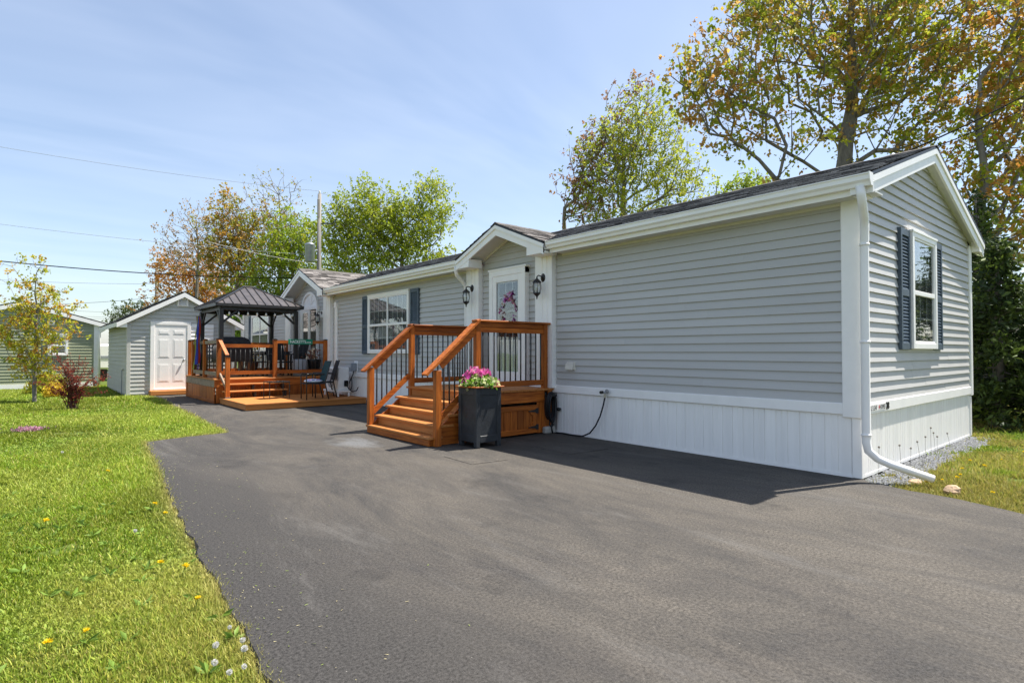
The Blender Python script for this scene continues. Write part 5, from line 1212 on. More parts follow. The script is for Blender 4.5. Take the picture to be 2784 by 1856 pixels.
def limbs(name, N, par, tips, rt, m_, parent, tip_r=.004, expo=2.0, minr=.0):
    n_ = len(N); acc = np.zeros(n_); isleaf = np.ones(n_, bool)
    for i in range(n_):
        if par[i] >= 0: isleaf[par[i]] = False
    acc[isleaf] = 1.0
    for i in range(n_ - 1, 0, -1): acc[par[i]] += acc[i]
    r_ = np.maximum(tip_r, rt * (acc / acc[0]) ** (1 / expo))
    vs = []; fs = []
    idx = np.arange(1, n_); P0 = N[[par[i] for i in idx]]; P1 = N[idx]; R1 = r_[idx]; R0 = np.minimum(r_[[par[i] for i in idx]], R1 * 1.35)
    d_ = P1 - P0; L = np.linalg.norm(d_, axis=1)[:, None] + 1e-9; d_ /= L; ref = np.tile([[.3, .2, .93]], (len(d_), 1)); a = np.cross(d_, ref); a /= np.linalg.norm(a, axis=1)[:, None] + 1e-9; b = np.cross(d_, a)
    sides = 6; ring0 = []; ring1 = []
    for j in range(sides):
        t = 2 * math.pi * j / sides; o = a * math.cos(t) + b * math.sin(t); ring0.append(P0 - d_ * R0[:, None] * .3 + o * R0[:, None]); ring1.append(P1 + o * R1[:, None])
    V = np.stack(ring0 + ring1, 1).reshape(-1, 3); base = (np.arange(len(idx)) * sides * 2)[:, None, None]
    quad = np.array([[j, (j + 1) % sides, sides + (j + 1) % sides, sides + j] for j in range(sides)])[None]
    F = (base + quad).reshape(-1, 4)
    o = npmesh(name, V, F, None, m_, parent); o.data.polygons.foreach_set('use_smooth', [True] * len(o.data.polygons)); return o
def lobes_points(lobes, n_, squash=.8):
    """lobes: (px, py, radius px, depth, weight); shell-biased random points"""
    w = np.array([l[2] ** 2.2 * l[3] ** 2 * (l[4] if len(l) > 4 else 1) for l in lobes]); w /= w.sum(); P = []
    for l, k in zip(lobes, rng.multinomial(n_, w)):
        c = at(l[0], l[1], l[3]); rr = l[2] * l[3] / FPX; d_ = rng.normal(size=(k, 3)); d_ /= np.linalg.norm(d_, axis=1)[:, None]
        P.append(c + d_ * (rng.random(k) ** .45)[:, None] * rr * np.array([1, 1, squash + .2]))
    return np.concatenate(P)
def tree(name, label, base, trunk, lobes, n_tips, rt, leaves, spread, size, palette, barkm='bark', droop=.3, aspect=.6, twig=True, group=None, bias=.35, cat='tree', leafm='leaf', bare=None, edgecol=None, tip_r=.004):
    """palette: list of (colour, weight); leaves per tip; edgecol: colour of young leaves at the outer shoots"""
    t = thing(name, label, cat, base, group)
    A = lobes_points(lobes, n_tips) if not isinstance(lobes, np.ndarray) else lobes
    A = A[A[:, 2] > base[2] + .25]
    N, par, tips, nt_ = skeleton(base, trunk, A, bias)
    limbs('trunk', N, par, tips, rt, barkm, t, tip_r)
    T = N[tips]; k = leaves; P = []; Cc = []; TW = []
    cols = np.array([c for c, w in palette]); ws = np.array([w for c, w in palette], float); ws /= ws.sum()
    cen = A.mean(0); rad = np.linalg.norm((A - cen) / (A.std(0) + .1), axis=1); q = np.quantile(rad, .6)
    kk = rng.poisson(k, len(T))
    if bare is not None: kk = np.where(bare(T), rng.poisson(max(1, k * .12), len(T)), kk)
    for i, p_ in enumerate(T):
        m2 = max(0, kk[i]);
        if m2 == 0: continue
        ncl = max(1, m2 // 7); cc_ = p_ + rng.normal(0, spread, (ncl, 3)); w_ = rng.integers(0, ncl, m2)
        P.append(cc_[w_] + rng.normal(0, size * .48, (m2, 3))); TW.append(np.stack([np.tile(p_, (ncl, 1)), cc_], 1))
        ci = rng.choice(len(cols), size=ncl, p=ws)
        base_c = cols[ci].astype(float)
        if edgecol is not None and rad[i] > q:
            sel = rng.random(ncl) < edgecol[1]; base_c[sel] = np.array(edgecol[0][rng.integers(0, len(edgecol[0]))])
        Cc.append(base_c[w_])
    P = np.concatenate(P); Cc = np.concatenate(Cc)
    leafmesh('crown', P, size, Cc, t, leafm, droop, aspect)
    TW = np.concatenate(TW); a, b = TW[:, 0], TW[:, 1]; d_ = b - a; o1 = np.cross(d_, rng.normal(size=d_.shape)); o1 /= np.linalg.norm(o1, axis=1)[:, None] + 1e-9; o2 = np.cross(d_, o1); o2 /= np.linalg.norm(o2, axis=1)[:, None] + 1e-9; rr = tip_r * .8
    V = np.stack([a + o1 * rr, a - o1 * rr * .5 + o2 * rr * .8, a - o1 * rr * .5 - o2 * rr * .8, b], 1).reshape(-1, 3); i = np.arange(len(a))[:, None] * 4
    npmesh('twigs', V, np.concatenate([i + np.array([f_]) for f_ in ((0, 1, 3), (1, 2, 3), (2, 0, 3))], 0), None, barkm, t, 'stuff')
    return t
MG = [((.33, .38, .03), 5), ((.42, .42, .04), 4), ((.50, .36, .06), 2), ((.55, .30, .06), 1.5)]
RUST = [(.62, .38, .11), (.56, .30, .08), (.66, .44, .13), (.48, .40, .06)]
# the big maple right behind the home
bx, by = 10.0, 3.6
tree('maple_tree', 'big budding maple with rust tinged leaves rising behind the home gable', (bx, by, 0),
     [(bx - .1, by, 3), (bx, by + .1, 6.2), (bx + .35, by - .05, 8.2), (bx + .5, by, 11.5)],
     [(1850, 210, 70, 14.5, 1.6), (1960, 160, 110, 14.5), (1930, 290, 110, 14.6), (2070, 270, 120, 15), (2120, 120, 150, 15), (2300, 100, 190, 15.5), (2290, 300, 170, 15.6, .6), (2150, 420, 90, 14.4, .8), (2480, 220, 170, 15.6), (2430, 80, 190, 16), (2620, 120, 170, 16), (2520, 370, 130, 15.6), (2240, -150, 260, 16), (2560, -150, 260, 16.5), (2060, 10, 110, 15.4), (2000, 400, 60, 14.5, .8)],
     1150, .225, 30, .22, .115, MG, droop=.45, aspect=.75, edgecol=(RUST, .75))
# second maple at the right edge
bx, by = 10.6, .9
tree('maple_tree', 'second budding maple at the right edge behind the cedars', (bx, by, 0), [(bx + .15, by, 2.2), (bx - .05, by + .05, 4), (bx + .3, by - .1, 5.6), (bx + .15, by, 7.2), (bx + .5, by, 8.6)],
     [(2700, 330, 120, 14.2), (2770, 180, 130, 14.2), (2680, 520, 90, 14), (2800, 480, 140, 14.4), (2760, 640, 90, 14), (2860, 250, 170, 15), (2780, 20, 120, 14.5), (2640, 700, 60, 14.4)],
     480, .13, 24, .22, .125, MG + [((.58, .28, .06), 3)], droop=.45, aspect=.75, edgecol=(RUST, .8))
# light green birch and a rusty maple left of the big one
bx, by = 10.9, 12.1
tree('birch_tree', 'yellow green birch above the roof left of the big maple', (bx, by, 0), [(bx, by, 5), (bx + .1, by - .1, 8), (bx, by, 11.5)],
     [(1740, 300, 75, 22), (1800, 330, 75, 22), (1680, 380, 85, 22), (1780, 430, 100, 22), (1840, 480, 80, 22), (1650, 480, 80, 22), (1720, 560, 100, 22), (1610, 560, 60, 22), (1870, 560, 70, 22)],
     460, .14, 27, .30, .115, [((.42, .46, .045), 5), ((.32, .38, .04), 3), ((.50, .50, .07), 2)], 'bark_pale', .2, .6)
bx, by = 10.3, 14.6
tree('maple_tree', 'sparse rusty leafed maple on the left of the birch', (bx, by, 0), [(bx, by, 5), (bx, by, 7.5), (bx + .5, by - .5, 9.2)],
     [(1690, 250, 45, 23), (1735, 235, 40, 23), (1660, 330, 60, 23), (1610, 400, 70, 23), (1570, 480, 60, 23), (1640, 440, 70, 23), (1540, 500, 40, 23), (1620, 540, 80, 23), (1700, 400, 60, 23), (1560, 580, 40, 23, .6)],
     360, .10, 12, .20, .12, [((.20, .24, .03), 2), ((.30, .17, .07), 3), ((.34, .18, .09), 3)], 'bark', .4, .7, edgecol=([(.30, .17, .10), (.34, .20, .10)], .9))
bx, by = 14.6, 9.0
tree('shrubby_tree', 'bright green treetop just showing over the roof ridge', (bx, by, 0), [(bx, by, 4), (bx, by, 6)], [(2030, 515, 55, 24), (2075, 500, 30, 24), (1975, 530, 40, 24), (2020, 560, 60, 24)], 120, .09, 22, .22, .12, [((.36, .44, .04), 5), ((.27, .36, .04), 3)], 'bark', .2, .7)
# trees beyond the far end of the home
YG = [((.36, .42, .03), 5), ((.27, .34, .025), 3), ((.44, .46, .05), 2)]
def far(name, label, px, d_, htop, lobes, n_, rt, lv, pal, **k):
    b = at(px, 928, d_); b = (b[0], b[1], 0); tree(name, label, b, [(b[0], b[1], htop * .35), (b[0] + .2, b[1], htop * .65), (b[0], b[1] + .1, htop * .9)], lobes, n_, rt, lv, .34, .16, pal, **k)
far('leafy_tree', 'dense yellow green tree right of the transformer pole', 1085, 33, 11, [(1000, 530, 45, 33), (1010, 600, 70, 33), (950, 590, 60, 33), (910, 640, 60, 33), (1080, 620, 80, 33), (1170, 530, 45, 33, 1.3), (1160, 600, 60, 33), (1200, 590, 30, 33), (1120, 680, 70, 33), (1200, 700, 45, 33), (1010, 690, 80, 33), (920, 560, 30, 33), (1225, 565, 22, 33), (1080, 560, 45, 33), (930, 720, 60, 33)], 850, .16, 30, YG)
far('leafy_tree', 'green tree behind the transformer pole and gazebo roof', 790, 35, 11, [(790, 640, 70, 35), (760, 700, 70, 35), (830, 700, 80, 35), (850, 640, 50, 35), (740, 760, 70, 35), (820, 780, 80, 35), (890, 760, 60, 35), (760, 840, 70, 35), (690, 800, 60, 35)], 560, .15, 28, [((.31, .39, .025), 5), ((.23, .32, .025), 4), ((.40, .38, .04), 1)])
far('budding_tree', 'tall thin tree with nearly bare top left of the transformer pole', 755, 37, 13.5, [(750, 500, 45, 37), (700, 510, 40, 37), (800, 520, 40, 37), (740, 570, 70, 37), (690, 590, 60, 37), (800, 590, 45, 37), (710, 660, 80, 37), (780, 680, 60, 37), (650, 650, 50, 37), (700, 740, 70, 37)], 520, .12, 15, [((.36, .32, .04), 4), ((.42, .27, .07), 3), ((.28, .31, .03), 3)], bare=lambda T: T[:, 2] > 10.6, bias=.25)
far('budding_tree', 'golden brown budding tree between the bare topped trees', 640, 36, 11.5, [(620, 560, 50, 36), (640, 620, 60, 36), (590, 620, 45, 36), (660, 700, 70, 36), (610, 700, 70, 36), (640, 780, 70, 36), (570, 690, 40, 36)], 460, .12, 20, [((.42, .31, .04), 4), ((.46, .25, .045), 3), ((.30, .31, .03), 3)])
far('bare_tree', 'grey brown twiggy tree above the shed with few leaves', 530, 38, 11.5, [(520, 570, 35, 38), (550, 600, 45, 38), (500, 620, 45, 38), (470, 650, 40, 38), (540, 680, 60, 38), (500, 700, 50, 38), (590, 640, 40, 38), (450, 690, 30, 38)], 420, .10, 4, [((.38, .26, .13), 4), ((.42, .29, .10), 2)], bias=.25)
far('maple_tree', 'low orange leafed maple above the shed roof', 520, 40, 8.5, [(450, 740, 40, 40), (500, 730, 60, 40), (560, 740, 60, 40), (440, 800, 35, 40), (500, 800, 70, 40), (580, 790, 60, 40), (400, 830, 20, 40), (560, 850, 60, 40), (430, 710, 25, 40)], 460, .12, 22, [((.54, .25, .04), 5), ((.45, .25, .045), 3), ((.34, .28, .03), 2)], edgecol=([(.58, .27, .06)], .6))
far('spruce_tree', 'small dark evergreen peeking over the left shed eave', 340, 45, 4.6, [(345, 850, 25, 45), (370, 845, 25, 45), (320, 862, 18, 45), (300, 872, 14, 45), (350, 880, 40, 45), (390, 860, 25, 45)], 120, .1, 24, [((.07, .10, .03), 4), ((.11, .14, .03), 2)])
far('leafy_tree', 'green bush tree between the shed and the far end of the home', 690, 34, 5.5, [(680, 860, 40, 34), (670, 900, 40, 34), (700, 890, 50, 34), (640, 880, 40, 34), (720, 830, 40, 34)], 170, .1, 40, [((.22, .34, .025), 4), ((.30, .42, .04), 3)])
# cedars at the right of the home
def cedar(label, x, y, h, w, n_=1500):
    t = thing('cedar_tree', label, 'tree', (x, y, 0), 'dark cedars right of the home')
    mb = MB(); mb.tube([(x, y, -.03), (x + .05, y, h * .5), (x, y, h * .97)], [.13, .08, .015], 7); obj('trunk', mb, 'bark', t, True)
    mb = MB(); P = []; O_ = []; Cc = []
    for i in range(n_ // 10):
        z = .25 + (h - .3) * random.random() ** 1.15; f_ = 1 - (z / h) ** 1.6; a = random.uniform(0, 6.28); L = w * (.35 + .65 * f_) * random.uniform(.6, 1.05) * max(.12, f_ ** .5)
        d_ = np.array([math.cos(a), math.sin(a), -.15 + .25 * random.random()]); p0 = np.array([x, y, z])
        mb.tube([p0, p0 + d_ * L * .5 + np.array([0, 0, -.03]), p0 + d_ * L], [.014, .009, .003], 3, False)
        k = int(70 * L) + 14; tt = rng.uniform(.25, 1.08, k); pts = p0 + d_ * (tt * L)[:, None] + rng.normal(0, .085, (k, 3)); P.append(pts); O_.append(np.tile(d_ * .9 + np.array([0, 0, .1]), (k, 1)))
        c = np.array((.040, .066, .018)) if random.random() < .60 else np.array((.085, .125, .022))
        if random.random() < .13: c = np.array((.15, .21, .03))
        Cc.append(np.tile(c, (k, 1)))
    obj('branches', mb, 'bark', t)
    leafmesh('crown', np.concatenate(P), .13, np.concatenate(Cc), t, 'needle', .12, .38, .3, np.concatenate(O_))
cedar('tall dark cedar touching the right corner of the home', 6.9, -.05, 3.5, 1.15, 2000)
cedar('dark cedar at the right edge of the picture', 7.9, -1.05, 3.9, 1.35, 2200)
cedar('dark cedar behind the other two right of the home', 8.8, .6, 4.9, 1.4, 2200)
cedar('low bright tipped cedar in front at the right edge', 6.6, -1.45, 2.3, .75, 900)

# ------------------------------------------------------------------ young tree and shrubs on the lawn
bx, by = -6.84, 18.6; dS = depth_of(bx, by)
tree('young_maple', 'young yellow green maple sapling on the lawn by the shed', (bx, by, -.03), [(bx + .03, by, 1.0), (bx + .02, by - .02, 2.0), (bx, by, 3.6)],
     [(50, 715, 22, dS), (100, 715, 22, dS, 1.2), (85, 770, 30, dS), (160, 790, 22, dS, 1.2), (130, 810, 40, dS), (70, 830, 40, dS), (30, 870, 40, dS), (100, 880, 60, dS), (170, 860, 35, dS), (200, 830, 20, dS), (150, 920, 45, dS), (60, 930, 45, dS), (100, 960, 50, dS), (205, 900, 22, dS), (10, 760, 20, dS), (-10, 900, 40, dS), (130, 990, 30, dS), (45, 985, 30, dS), (10, 720, 16, dS), (85, 1010, 28, dS)],
     440, .05, 13, .10, .075, [((.56, .50, .04), 5), ((.44, .46, .04), 4), ((.58, .38, .04), 2), ((.32, .38, .035), 2)], 'bark_pale', .1, .7, edgecol=([(.55, .28, .04)], .30), tip_r=.0035)
bx, by = -6.17, 15.3; dB = depth_of(bx, by)
bb = thing('barberry_shrub', 'dark red barberry shrub on the lawn beside the sapling', 'shrub', (bx, by, -.03))
mb = MB(); P = []; Cc = []
ends = [(-.33, 1.35), (-.25, 1.12), (-.30, .95), (-.12, 1.05), (-.05, 1.18), (.05, 1.0), (.14, 1.08), (.26, .92), (.40, .80), (.58, .78), (.66, .66), (-.45, .70), (-.55, .55), (.50, .50), (.30, .55), (-.2, .6), (.1, .65), (-.66, .62), (.62, .34), (-.36, .40), (0, .8), (.2, .75), (-.1, .85), (.36, .3)]
for dx, z in ends:
    dx, z = dx * 1.15, z * 1.18
    oy = random.uniform(-.4, .4); b0 = Vector((bx + random.gauss(0, .06), by + random.gauss(0, .06), -.03)); e = Vector((bx + dx, by + oy * .8, z)); m1 = b0.lerp(e, .5) + Vector((-dx * .22, -oy * .2, .10))
    pts = [b0, b0.lerp(m1, .5), m1, m1.lerp(e, .5) + Vector((0, 0, .02)), e]; mb.tube(pts, [.010, .008, .006, .004, .002], 5, False)
    for k in range(5):
        t = random.uniform(.3, .9); q0 = b0.lerp(m1, t * 2) if t < .5 else m1.lerp(e, t * 2 - 1); q1 = q0 + Vector((random.gauss(0, .11), random.gauss(0, .11), random.uniform(.02, .18))); mb.tube([q0, q1], [.005, .002], 4, False)
        for j in range(14): P.append(tuple(q0.lerp(q1, random.random()) + Vector((random.gauss(0, .02), random.gauss(0, .02), random.gauss(0, .02)))))
    for j in range(85):
        t = random.uniform(.12, 1) ** .8; q0 = b0.lerp(m1, t * 2) if t < .5 else m1.lerp(e, t * 2 - 1); P.append(tuple(q0 + Vector((random.gauss(0, .026), random.gauss(0, .026), random.gauss(0, .026)))))
obj('stems', mb, 'bark_dark', bb, True)
cc = np.array([(.26, .045, .035), (.17, .035, .032), (.36, .08, .035)])[rng.integers(0, 3, len(P))]
leafmesh('foliage', np.array(P), .042, cc, bb)
def bush(name, label, c, rad, n_, size, pal):
    t = thing(name, label, 'shrub', (c[0], c[1], -.03)); mb = MB(); P = []; Cc = []
    cols = np.array([p_[0] for p_ in pal])
    for i in range(14):
        a = random.uniform(0, 6.28); e = (c[0] + rad[0] * .7 * math.cos(a) * random.random(), c[1] + rad[1] * .7 * math.sin(a) * random.random(), rad[2] * random.uniform(.6, 1)); mb.tube([(c[0], c[1], -.03), ((c[0] + e[0]) / 2, (c[1] + e[1]) / 2, e[2] * .4), e], [.01, .007, .003], 4, False)
    obj('stems', mb, 'bark', t)
    d_ = rng.normal(size=(n_, 3)); d_ /= np.linalg.norm(d_, axis=1)[:, None]; d_[:, 2] = np.abs(d_[:, 2]); lump = 1 + .18 * np.sin(d_[:, 0] * 9) * np.cos(d_[:, 1] * 8); P = np.array([c[0], c[1], .02]) + d_ * (rng.random(n_) ** .4 * lump)[:, None] * np.array(rad)
    leafmesh('foliage', P, size, cols[rng.integers(0, len(cols), n_)], t)
bush('spirea_bush', 'low yellow green bush against the green house', (-6.48, 22.2, 0), (.60, .5, .68), 3600, .08, [((.42, .42, .04),), ((.30, .36, .03),), ((.52, .44, .05),)])
bush('spirea_bush', 'small golden yellow bush left of the barberry', (-6.36, 20.3, 0), (.30, .28, .46), 1600, .06, [((.72, .52, .04),), ((.62, .46, .04),)])
t = thing('phlox_patch', 'low mat of pink flowers in the lawn at the left', 'flowers', (-6.95, 10.95, 0))
cen = [(-6.95 + random.gauss(0, .10), 10.95 + random.gauss(0, .12), .0 + random.random() * .05) for i in range(300)]
flower_cluster(t, 'blossoms', cen, .024, [(.55, .28, .36), (.46, .20, .28), (.62, .42, .46)], 5)
P = np.stack([rng.normal(-6.95, .17, 500), rng.normal(10.95, .18, 500), rng.uniform(-.02, .03, 500)], 1); leafmesh('foliage', P, .03, np.tile([[.07, .11, .03]], (500, 1)), t)

# ------------------------------------------------------------------ lawn
def inside(poly, x, y):
    c = np.zeros(len(x), bool); n_ = len(poly)
    for i in range(n_):
        x0, y0 = poly[i]; x1, y1 = poly[(i + 1) % n_]
        if y0 == y1: continue
        k = ((y0 > y) != (y1 > y)) & (x < (x1 - x0) * (y - y0) / (y1 - y0) + x0); c ^= k
    return c
def fbm(x, y, s_, seed):
    r2 = np.random.default_rng(seed); v = 0; amp = 1; tot = 0
    for o in range(4):
        for k in range(3):
            a = r2.uniform(0, 6.28); f_ = s_ * 2 ** o * r2.uniform(.7, 1.3); v = v + amp * np.sin((x * math.cos(a) + y * math.sin(a)) * f_ + r2.uniform(0, 6.28)); tot += amp
        amp *= .6
    return v / tot
def grass(name, label, regions, excl, dark=1.0, dry=0.0):
    Vs = []; Cs = []; cnt = 0
    for (x0, x1, y0, y1, dens, h, w) in regions:
        n_ = int((x1 - x0) * (y1 - y0) * dens); x = rng.uniform(x0, x1, n_); y = rng.uniform(y0, y1, n_); keep = ~excl(x, y)
        pt = fbm(x, y, 2.1, 3); bare_ = fbm(x, y, 3.3, 11); keep &= ~((bare_ > .40) & (rng.random(n_) < .88))
        x, y, pt = x[keep], y[keep], pt[keep]; n_ = len(x)
        clov = (fbm(x, y, 1.6, 5) + rng.normal(0, .25, n_)) > .16
        hh = h * rng.uniform(.4, 1.35, n_) * (1 + .7 * pt) * np.where(rng.random(n_) < .03, 1.7, 1) * np.where(clov, .6, 1); ww = w * rng.uniform(.7, 1.3, n_) * np.where(clov, 2.6, 1)
        a = rng.uniform(0, 6.28, n_); ln = rng.uniform(.1, .95, n_) * hh; b = a + rng.normal(0, .6, n_) + 1.57
        bx_, by_ = np.cos(b) * ww / 2, np.sin(b) * ww / 2; dx, dy = np.cos(a) * ln, np.sin(a) * ln; z0 = -.03
        v = np.stack([np.stack([x - bx_, y - by_, np.full(n_, z0)], 1), np.stack([x + bx_, y + by_, np.full(n_, z0)], 1), np.stack([x + dx * .5 + bx_ * .8, y + dy * .5 + by_ * .8, z0 + hh * .65], 1), np.stack([x + dx * .5 - bx_ * .8, y + dy * .5 - by_ * .8, z0 + hh * .65], 1), np.stack([x + dx, y + dy, z0 + hh], 1)], 1)
        c = np.array([.210, .315, .018]) * (1 + .55 * pt[:, None]) * np.array([1, 1, 1]) ; y_ = rng.random(n_)
        c = np.where((y_ < .20)[:, None], np.array([.42, .43, .06]), c); c = np.where((y_ > .95)[:, None], np.array([.46, .40, .13]), c); c = np.where(clov[:, None], np.array([.235, .335, .04]) * (1 + .2 * rng.normal(size=(n_, 1))), c)
        pale = fbm(x, y, 1.1, 21); c = c * (1 + .0 * pale[:, None]); mixp = np.clip(pale * 1.8, 0, .45)[:, None]; ol = np.clip(fbm(x, y, .9, 41) * 2 - .1, 0, .6)[:, None]; c = c * (1 - ol) + np.array([.16, .20, .012]) * ol; c = c * (1 - mixp) + np.array([.40, .46, .07]) * mixp
        de = np.full(n_, 9.0)
        for (ax_, ay_), (cx_, cy_) in zip(DL[:-1], DL[1:]):
            ux, uy = cx_ - ax_, cy_ - ay_; tt = np.clip(((x - ax_) * ux + (y - ay_) * uy) / (ux * ux + uy * uy), 0, 1); de = np.minimum(de, np.hypot(x - ax_ - tt * ux, y - ay_ - tt * uy))
        ed = (np.exp(-de / .07) * (.45 + .5 * rng.random(n_)))[:, None]; c = c * (1 - ed) + np.array([.46, .38, .15]) * ed
        dr_ = (np.clip(dry * (1 + 2.2 * np.clip((2.9 - y) / 1.6, 0, 1)) * (fbm(x, y, 2.3, 61) * 2 + .55), 0, .9) * rng.random(n_) ** .6)[:, None]; c = c * (1 - dr_) + np.array([.46, .36, .11]) * dr_
        c = np.clip(c * rng.uniform(.72, 1.25, (n_, 1)) * dark, .01, .9)
        Vs.append(v.reshape(-1, 3)); Cs.append(np.repeat(c, 5, 0)); cnt += n_
    V = np.concatenate(Vs); C_ = np.concatenate(Cs); i = np.arange(cnt)[:, None] * 5
    F = np.concatenate([i + np.array([[0, 1, 2]]), i + np.array([[0, 2, 3]]), i + np.array([[3, 2, 4]])], 0)
    o = npmesh(name, V, F, C_, 'grass'); o['kind'] = 'stuff'; tag(o, label, 'grass'); return o
dp = [(x + .015, y) for x, y in DLd] + [DR[0]] + DRd
def ex_left(x, y):
    sh = (x > SX0) & (y > SY0) & (y < SY1); nbh = (x > NX0) & (x < NX1) & (y > NY)
    jx = x + rng.normal(0, .022, len(x))
    return inside(dp, jx, y) | sh | nbh
grass('lawn_grass', 'sunny green lawn left of the driveway', [(-7.7, -6.0, -.6, 2.2, 38000, .032, .0048), (-7.9, -5.7, 2.2, 5, 18000, .038, .0065), (-8.2, -4.2, 5, 9, 8500, .046, .009), (-8.6, -4.0, 9, 15, 3300, .05, .013), (-9.2, -3.9, 15, 27, 1500, .055, .02), (-13, -7.7, -3, 15, 250, .06, .02)], ex_left, 1.0, .13)
def ex_right(x, y):
    hs = (x > -.02) & (x < HW + .02) & (y > -.01); gv = (x < 4.9) & (y > -.34 + .20 * fbm(x, y, 4, 8)) & (fbm(x, y, 5, 77) < .30) & (rng.random(len(x)) < .92)
    return inside(dp, x + rng.normal(0, .02, len(x)), y) | hs | gv | ((fbm(x, y, 2.6, 31) > .16) & (rng.random(len(x)) < .8))
grass('lawn_grass', 'rough patchy grass beyond the gravel right of the home', [(-.6, 2.2, -2.6, -.1, 9000, .05, .007), (2.2, 6, -3, 0, 4500, .055, .010), (5, 14, -4, 3, 700, .07, .02), (-1.2, 2.5, -6, -2.6, 1200, .06, .012)], ex_right, .92, .75)
# gravel along the end wall
n_ = 9000; x = rng.uniform(-.1, 4.9, n_); y = rng.uniform(-.62, .0, n_); k = (y > -.36 + .20 * fbm(x, y, 4, 8)) & ((fbm(x, y, 5, 77) < .28) | (rng.random(n_) < .3)) & ~inside(dp, x, y); x, y = x[k], y[k]; n_ = len(x)
s_ = rng.uniform(.010, .024, n_); tet = np.array([(1, 0, 0), (-.5, .87, 0), (-.5, -.87, 0), (.2, .1, .8), (-.3, -.3, .62)]); ang = rng.uniform(0, 6.28, n_)
V = np.zeros((n_, 5, 3))
for j in range(5): V[:, j, 0] = x + s_ * (tet[j, 0] * np.cos(ang) - tet[j, 1] * np.sin(ang)); V[:, j, 1] = y + s_ * (tet[j, 0] * np.sin(ang) + tet[j, 1] * np.cos(ang)); V[:, j, 2] = -.028 + rng.uniform(0, .022, n_) + s_ * tet[j, 2]
i = np.arange(n_)[:, None] * 5; F = np.concatenate([i + np.array([f_]) for f_ in ((0, 1, 3), (1, 4, 3), (1, 2, 4), (2, 0, 4), (0, 3, 4))], 0)
gcol = np.array([[.125, .13, .138]]) * rng.uniform(.55, 1.6, (n_, 1)); o = npmesh('gravel', V.reshape(-1, 3), F, np.repeat(np.clip(gcol, 0, .8), 5, 0), 'gravel'); o['kind'] = 'stuff'; tag(o, 'grey gravel strip along the white skirting of the gable end', 'gravel')
# rock at the driveway edge
mb = MB(); vs = []
import itertools
def rock(name, label, c, r3, seed):
    r2 = random.Random(seed); mb = MB(); n1, n2 = 9, 6; vs = [(c[0], c[1], c[2] + r3[2])]
    for i in range(1, n2):
        for j in range(n1):
            th = math.pi * i / n2; ph = 2 * math.pi * j / n1; k = r2.uniform(.84, 1.12); vs.append((c[0] + r3[0] * k * math.sin(th) * math.cos(ph), c[1] + r3[1] * k * math.sin(th) * math.sin(ph), c[2] + r3[2] * max(-.5, math.cos(th)) * k))
    vs.append((c[0], c[1], c[2] - r3[2] * .5)); fs = [(0, 1 + j, 1 + (j + 1) % n1) for j in range(n1)]
    for i in range(n2 - 2):
        for j in range(n1): a = 1 + i * n1; fs.append((a + j, a + n1 + j, a + n1 + (j + 1) % n1, a + (j + 1) % n1))
    l = 1 + (n2 - 2) * n1; fs += [(l + (j + 1) % n1, l + j, len(vs) - 1) for j in range(n1)]; mb.add(vs, fs); tag(obj(name, mb, 'stone'), label, 'rock')
rock('rock', 'tan rock in the grass at the right driveway edge', (.02, -.80, .02), (.085, .075, .058), 4)
rock('rock', 'flat tan stone on the gravel under the downspout end', (.32, -.42, -.01), (.10, .07, .035), 9)
# dry weed stalks against the skirting
for i, x in enumerate((1.0, 1.35, 1.75, 2.0, 2.25, 2.45, 2.55, 3.2, .22)):
    h = random.uniform(.16, .36); t = thing('weed_stalk', 'thin dry weed stalk standing against the white end skirting', 'weed', (x, -.10, -.03), 'dry weeds by the end skirting')
    lx = random.uniform(-.06, .10); mb = MB(); mb.tube([(x, -.10, -.03), (x + lx * .4, -.09, h * .6), (x + lx, -.08, h)], .0018, 4); obj('stem', mb, 'bark', t)
    mb = MB(); mb.lathe([(.002, 0), (.011, .006), (.012, .018), (.003, .026)], 6, (x + lx, -.08, h - .005)); obj('seed_head', mb, 'bark', t)
# dandelions
def dandelion(puff):
    nm = 'dandelion_clock' if puff else 'dandelion'
    t = thing(nm, 'white dandelion seed head in the grass by the driveway edge' if puff else 'yellow dandelion flower in the grass', 'dandelion', (0, 0, 0), 'white dandelion clocks' if puff else 'yellow dandelions')
    mb = MB(); h = .075 if puff else .045; mb.tube([(0, 0, -.03), (.004, .002, h * .5), (.008, 0, h)], .0022, 5); obj('stem', mb, 'flag_green', t)
    if puff:
        n_ = 420; d_ = rng.normal(size=(n_, 3)); d_ /= np.linalg.norm(d_, axis=1)[:, None]; P = np.array([.008, 0, h]) + d_ * .009; leafmesh('seed_ball', P, .014, np.tile([[.72, .71, .68]], (n_, 1)), t, 'petal', 0, .22, .2, d_ * 4)
    else:
        n_ = 70; a = rng.uniform(0, 6.28, n_); P = np.tile([[.008, 0, h]], (n_, 1)); o_ = np.stack([np.cos(a), np.sin(a), rng.uniform(.1, 1.2, n_)], 1); leafmesh('flower_head', P, .021, np.tile([[.82, .62, .015]], (n_, 1)), t, 'petal', 0, .28, .2, o_ * 3)
    return t
yl = [(-6.31, 1.95), (-6.22, 1.78), (-6.75, 1.17), (-6.90, 1.13), (-6.08, 3.23), (-6.12, 3.62), (-6.26, 1.2), (-6.85, 3.6), (-6.3, 5.6), (-6.95, .62),
      (.45, -.62), (.62, -.72), (.9, -.70), (1.3, -.62), (.2, -.55), (1.7, -.75), (2.4, -.8), (3.3, -.9), (.1, -1.1), (2.0, -.55)]
pf = [(-6.34, 2.86), (-6.20, .56), (-6.22, .46), (-6.33, .44), (-6.24, .33), (-6.31, .31), (-6.20, .76), (-6.62, 7.4), (-6.30, .60)]
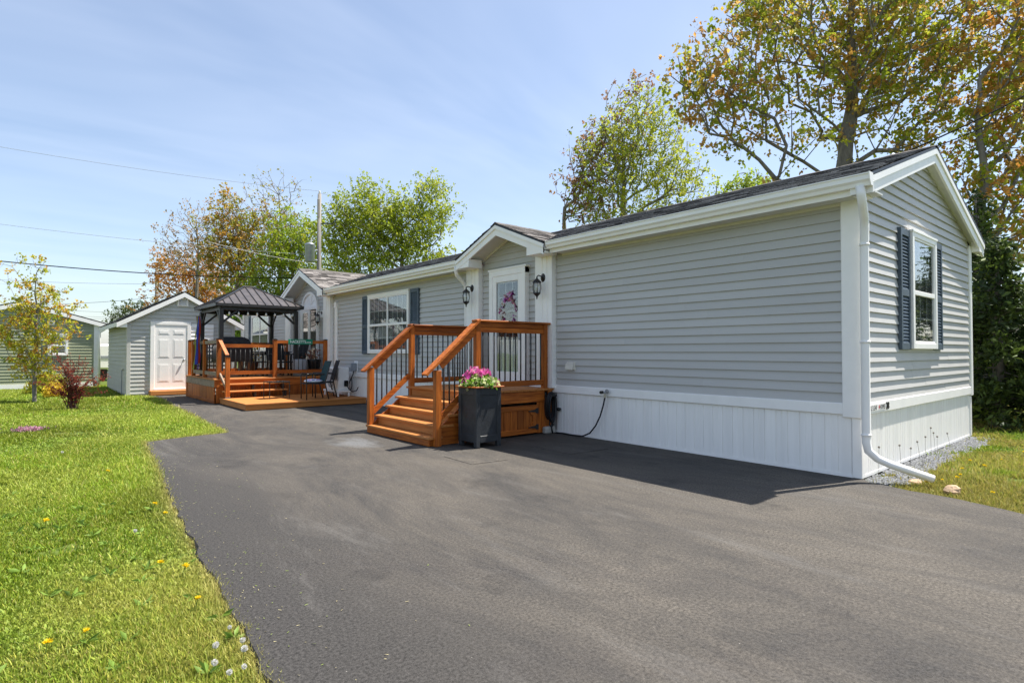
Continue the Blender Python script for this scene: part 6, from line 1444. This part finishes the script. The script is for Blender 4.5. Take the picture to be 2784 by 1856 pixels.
for lst, puff in ((yl, False), (pf, True)):
    d0 = dandelion(puff)
    for i, (x, y) in enumerate(lst):
        c = d0 if i == 0 else copy_tree(d0)
        c.location = (x, y, 0); c.rotation_euler = (random.uniform(-.3, .3), random.uniform(-.3, .3), random.uniform(0, 6)); s_ = random.uniform(.45, .75) if puff else random.uniform(.75, 1.15); c.scale = (s_, s_, s_)

n_ = 1500; k = rng.integers(0, len(DLd) - 1, n_); ed = np.array(DLd)[k]; off = rng.exponential(.22, n_) + .02; x = ed[:, 0] + off; y = ed[:, 1] + rng.uniform(-.1, .1, n_); q = (y < 8.0) & (y > -.5); x, y = x[q], y[q]; n_ = len(x)
a = rng.uniform(0, 6.28, n_); ln = rng.uniform(.006, .022, n_); w_ = .0016
V = np.stack([np.stack([x + np.cos(a) * ln * i + np.sin(a) * w_ * j, y + np.sin(a) * ln * i - np.cos(a) * w_ * j, np.full(n_, .004) + rng.uniform(0, .003, n_)], 1) for i, j in ((-.5, -1), (.5, -1), (.5, 1), (-.5, 1))], 1).reshape(-1, 3)
cc = np.where(rng.random(n_)[:, None] < .6, np.array([[.46, .40, .22]]), np.array([[.22, .28, .06]])) * rng.uniform(.7, 1.3, (n_, 1))
o = npmesh('grass_clippings', V, np.arange(n_ * 4).reshape(-1, 4), np.repeat(np.clip(cc, 0, 1), 4, 0), 'grass'); o['kind'] = 'stuff'; tag(o, 'dry grass clippings scattered on the asphalt along the lawn edge', 'clippings')
P = []; O_ = []
for i in range(70):
    cx_, cy_ = random.uniform(-7.3, -6.1), random.uniform(.1, 4.5) if i < 55 else random.uniform(4.5, 9)
    for j in range(9): t_ = random.uniform(0, 6.28); P.append((cx_, cy_, -.012)); O_.append((math.cos(t_) * 2.5, math.sin(t_) * 2.5, .9))
P = np.array(P); ok = ~inside(dp, P[:, 0], P[:, 1]); P = P[ok]; O_ = np.array(O_)[ok]
o = leafmesh('lawn_weeds', P, .062, np.tile([[.20, .31, .05]], (len(P), 1)), None, 'grass', 0, .32, .3, O_); o['kind'] = 'stuff'; tag(o, 'broad leaved weed rosettes scattered in the near lawn', 'weeds')
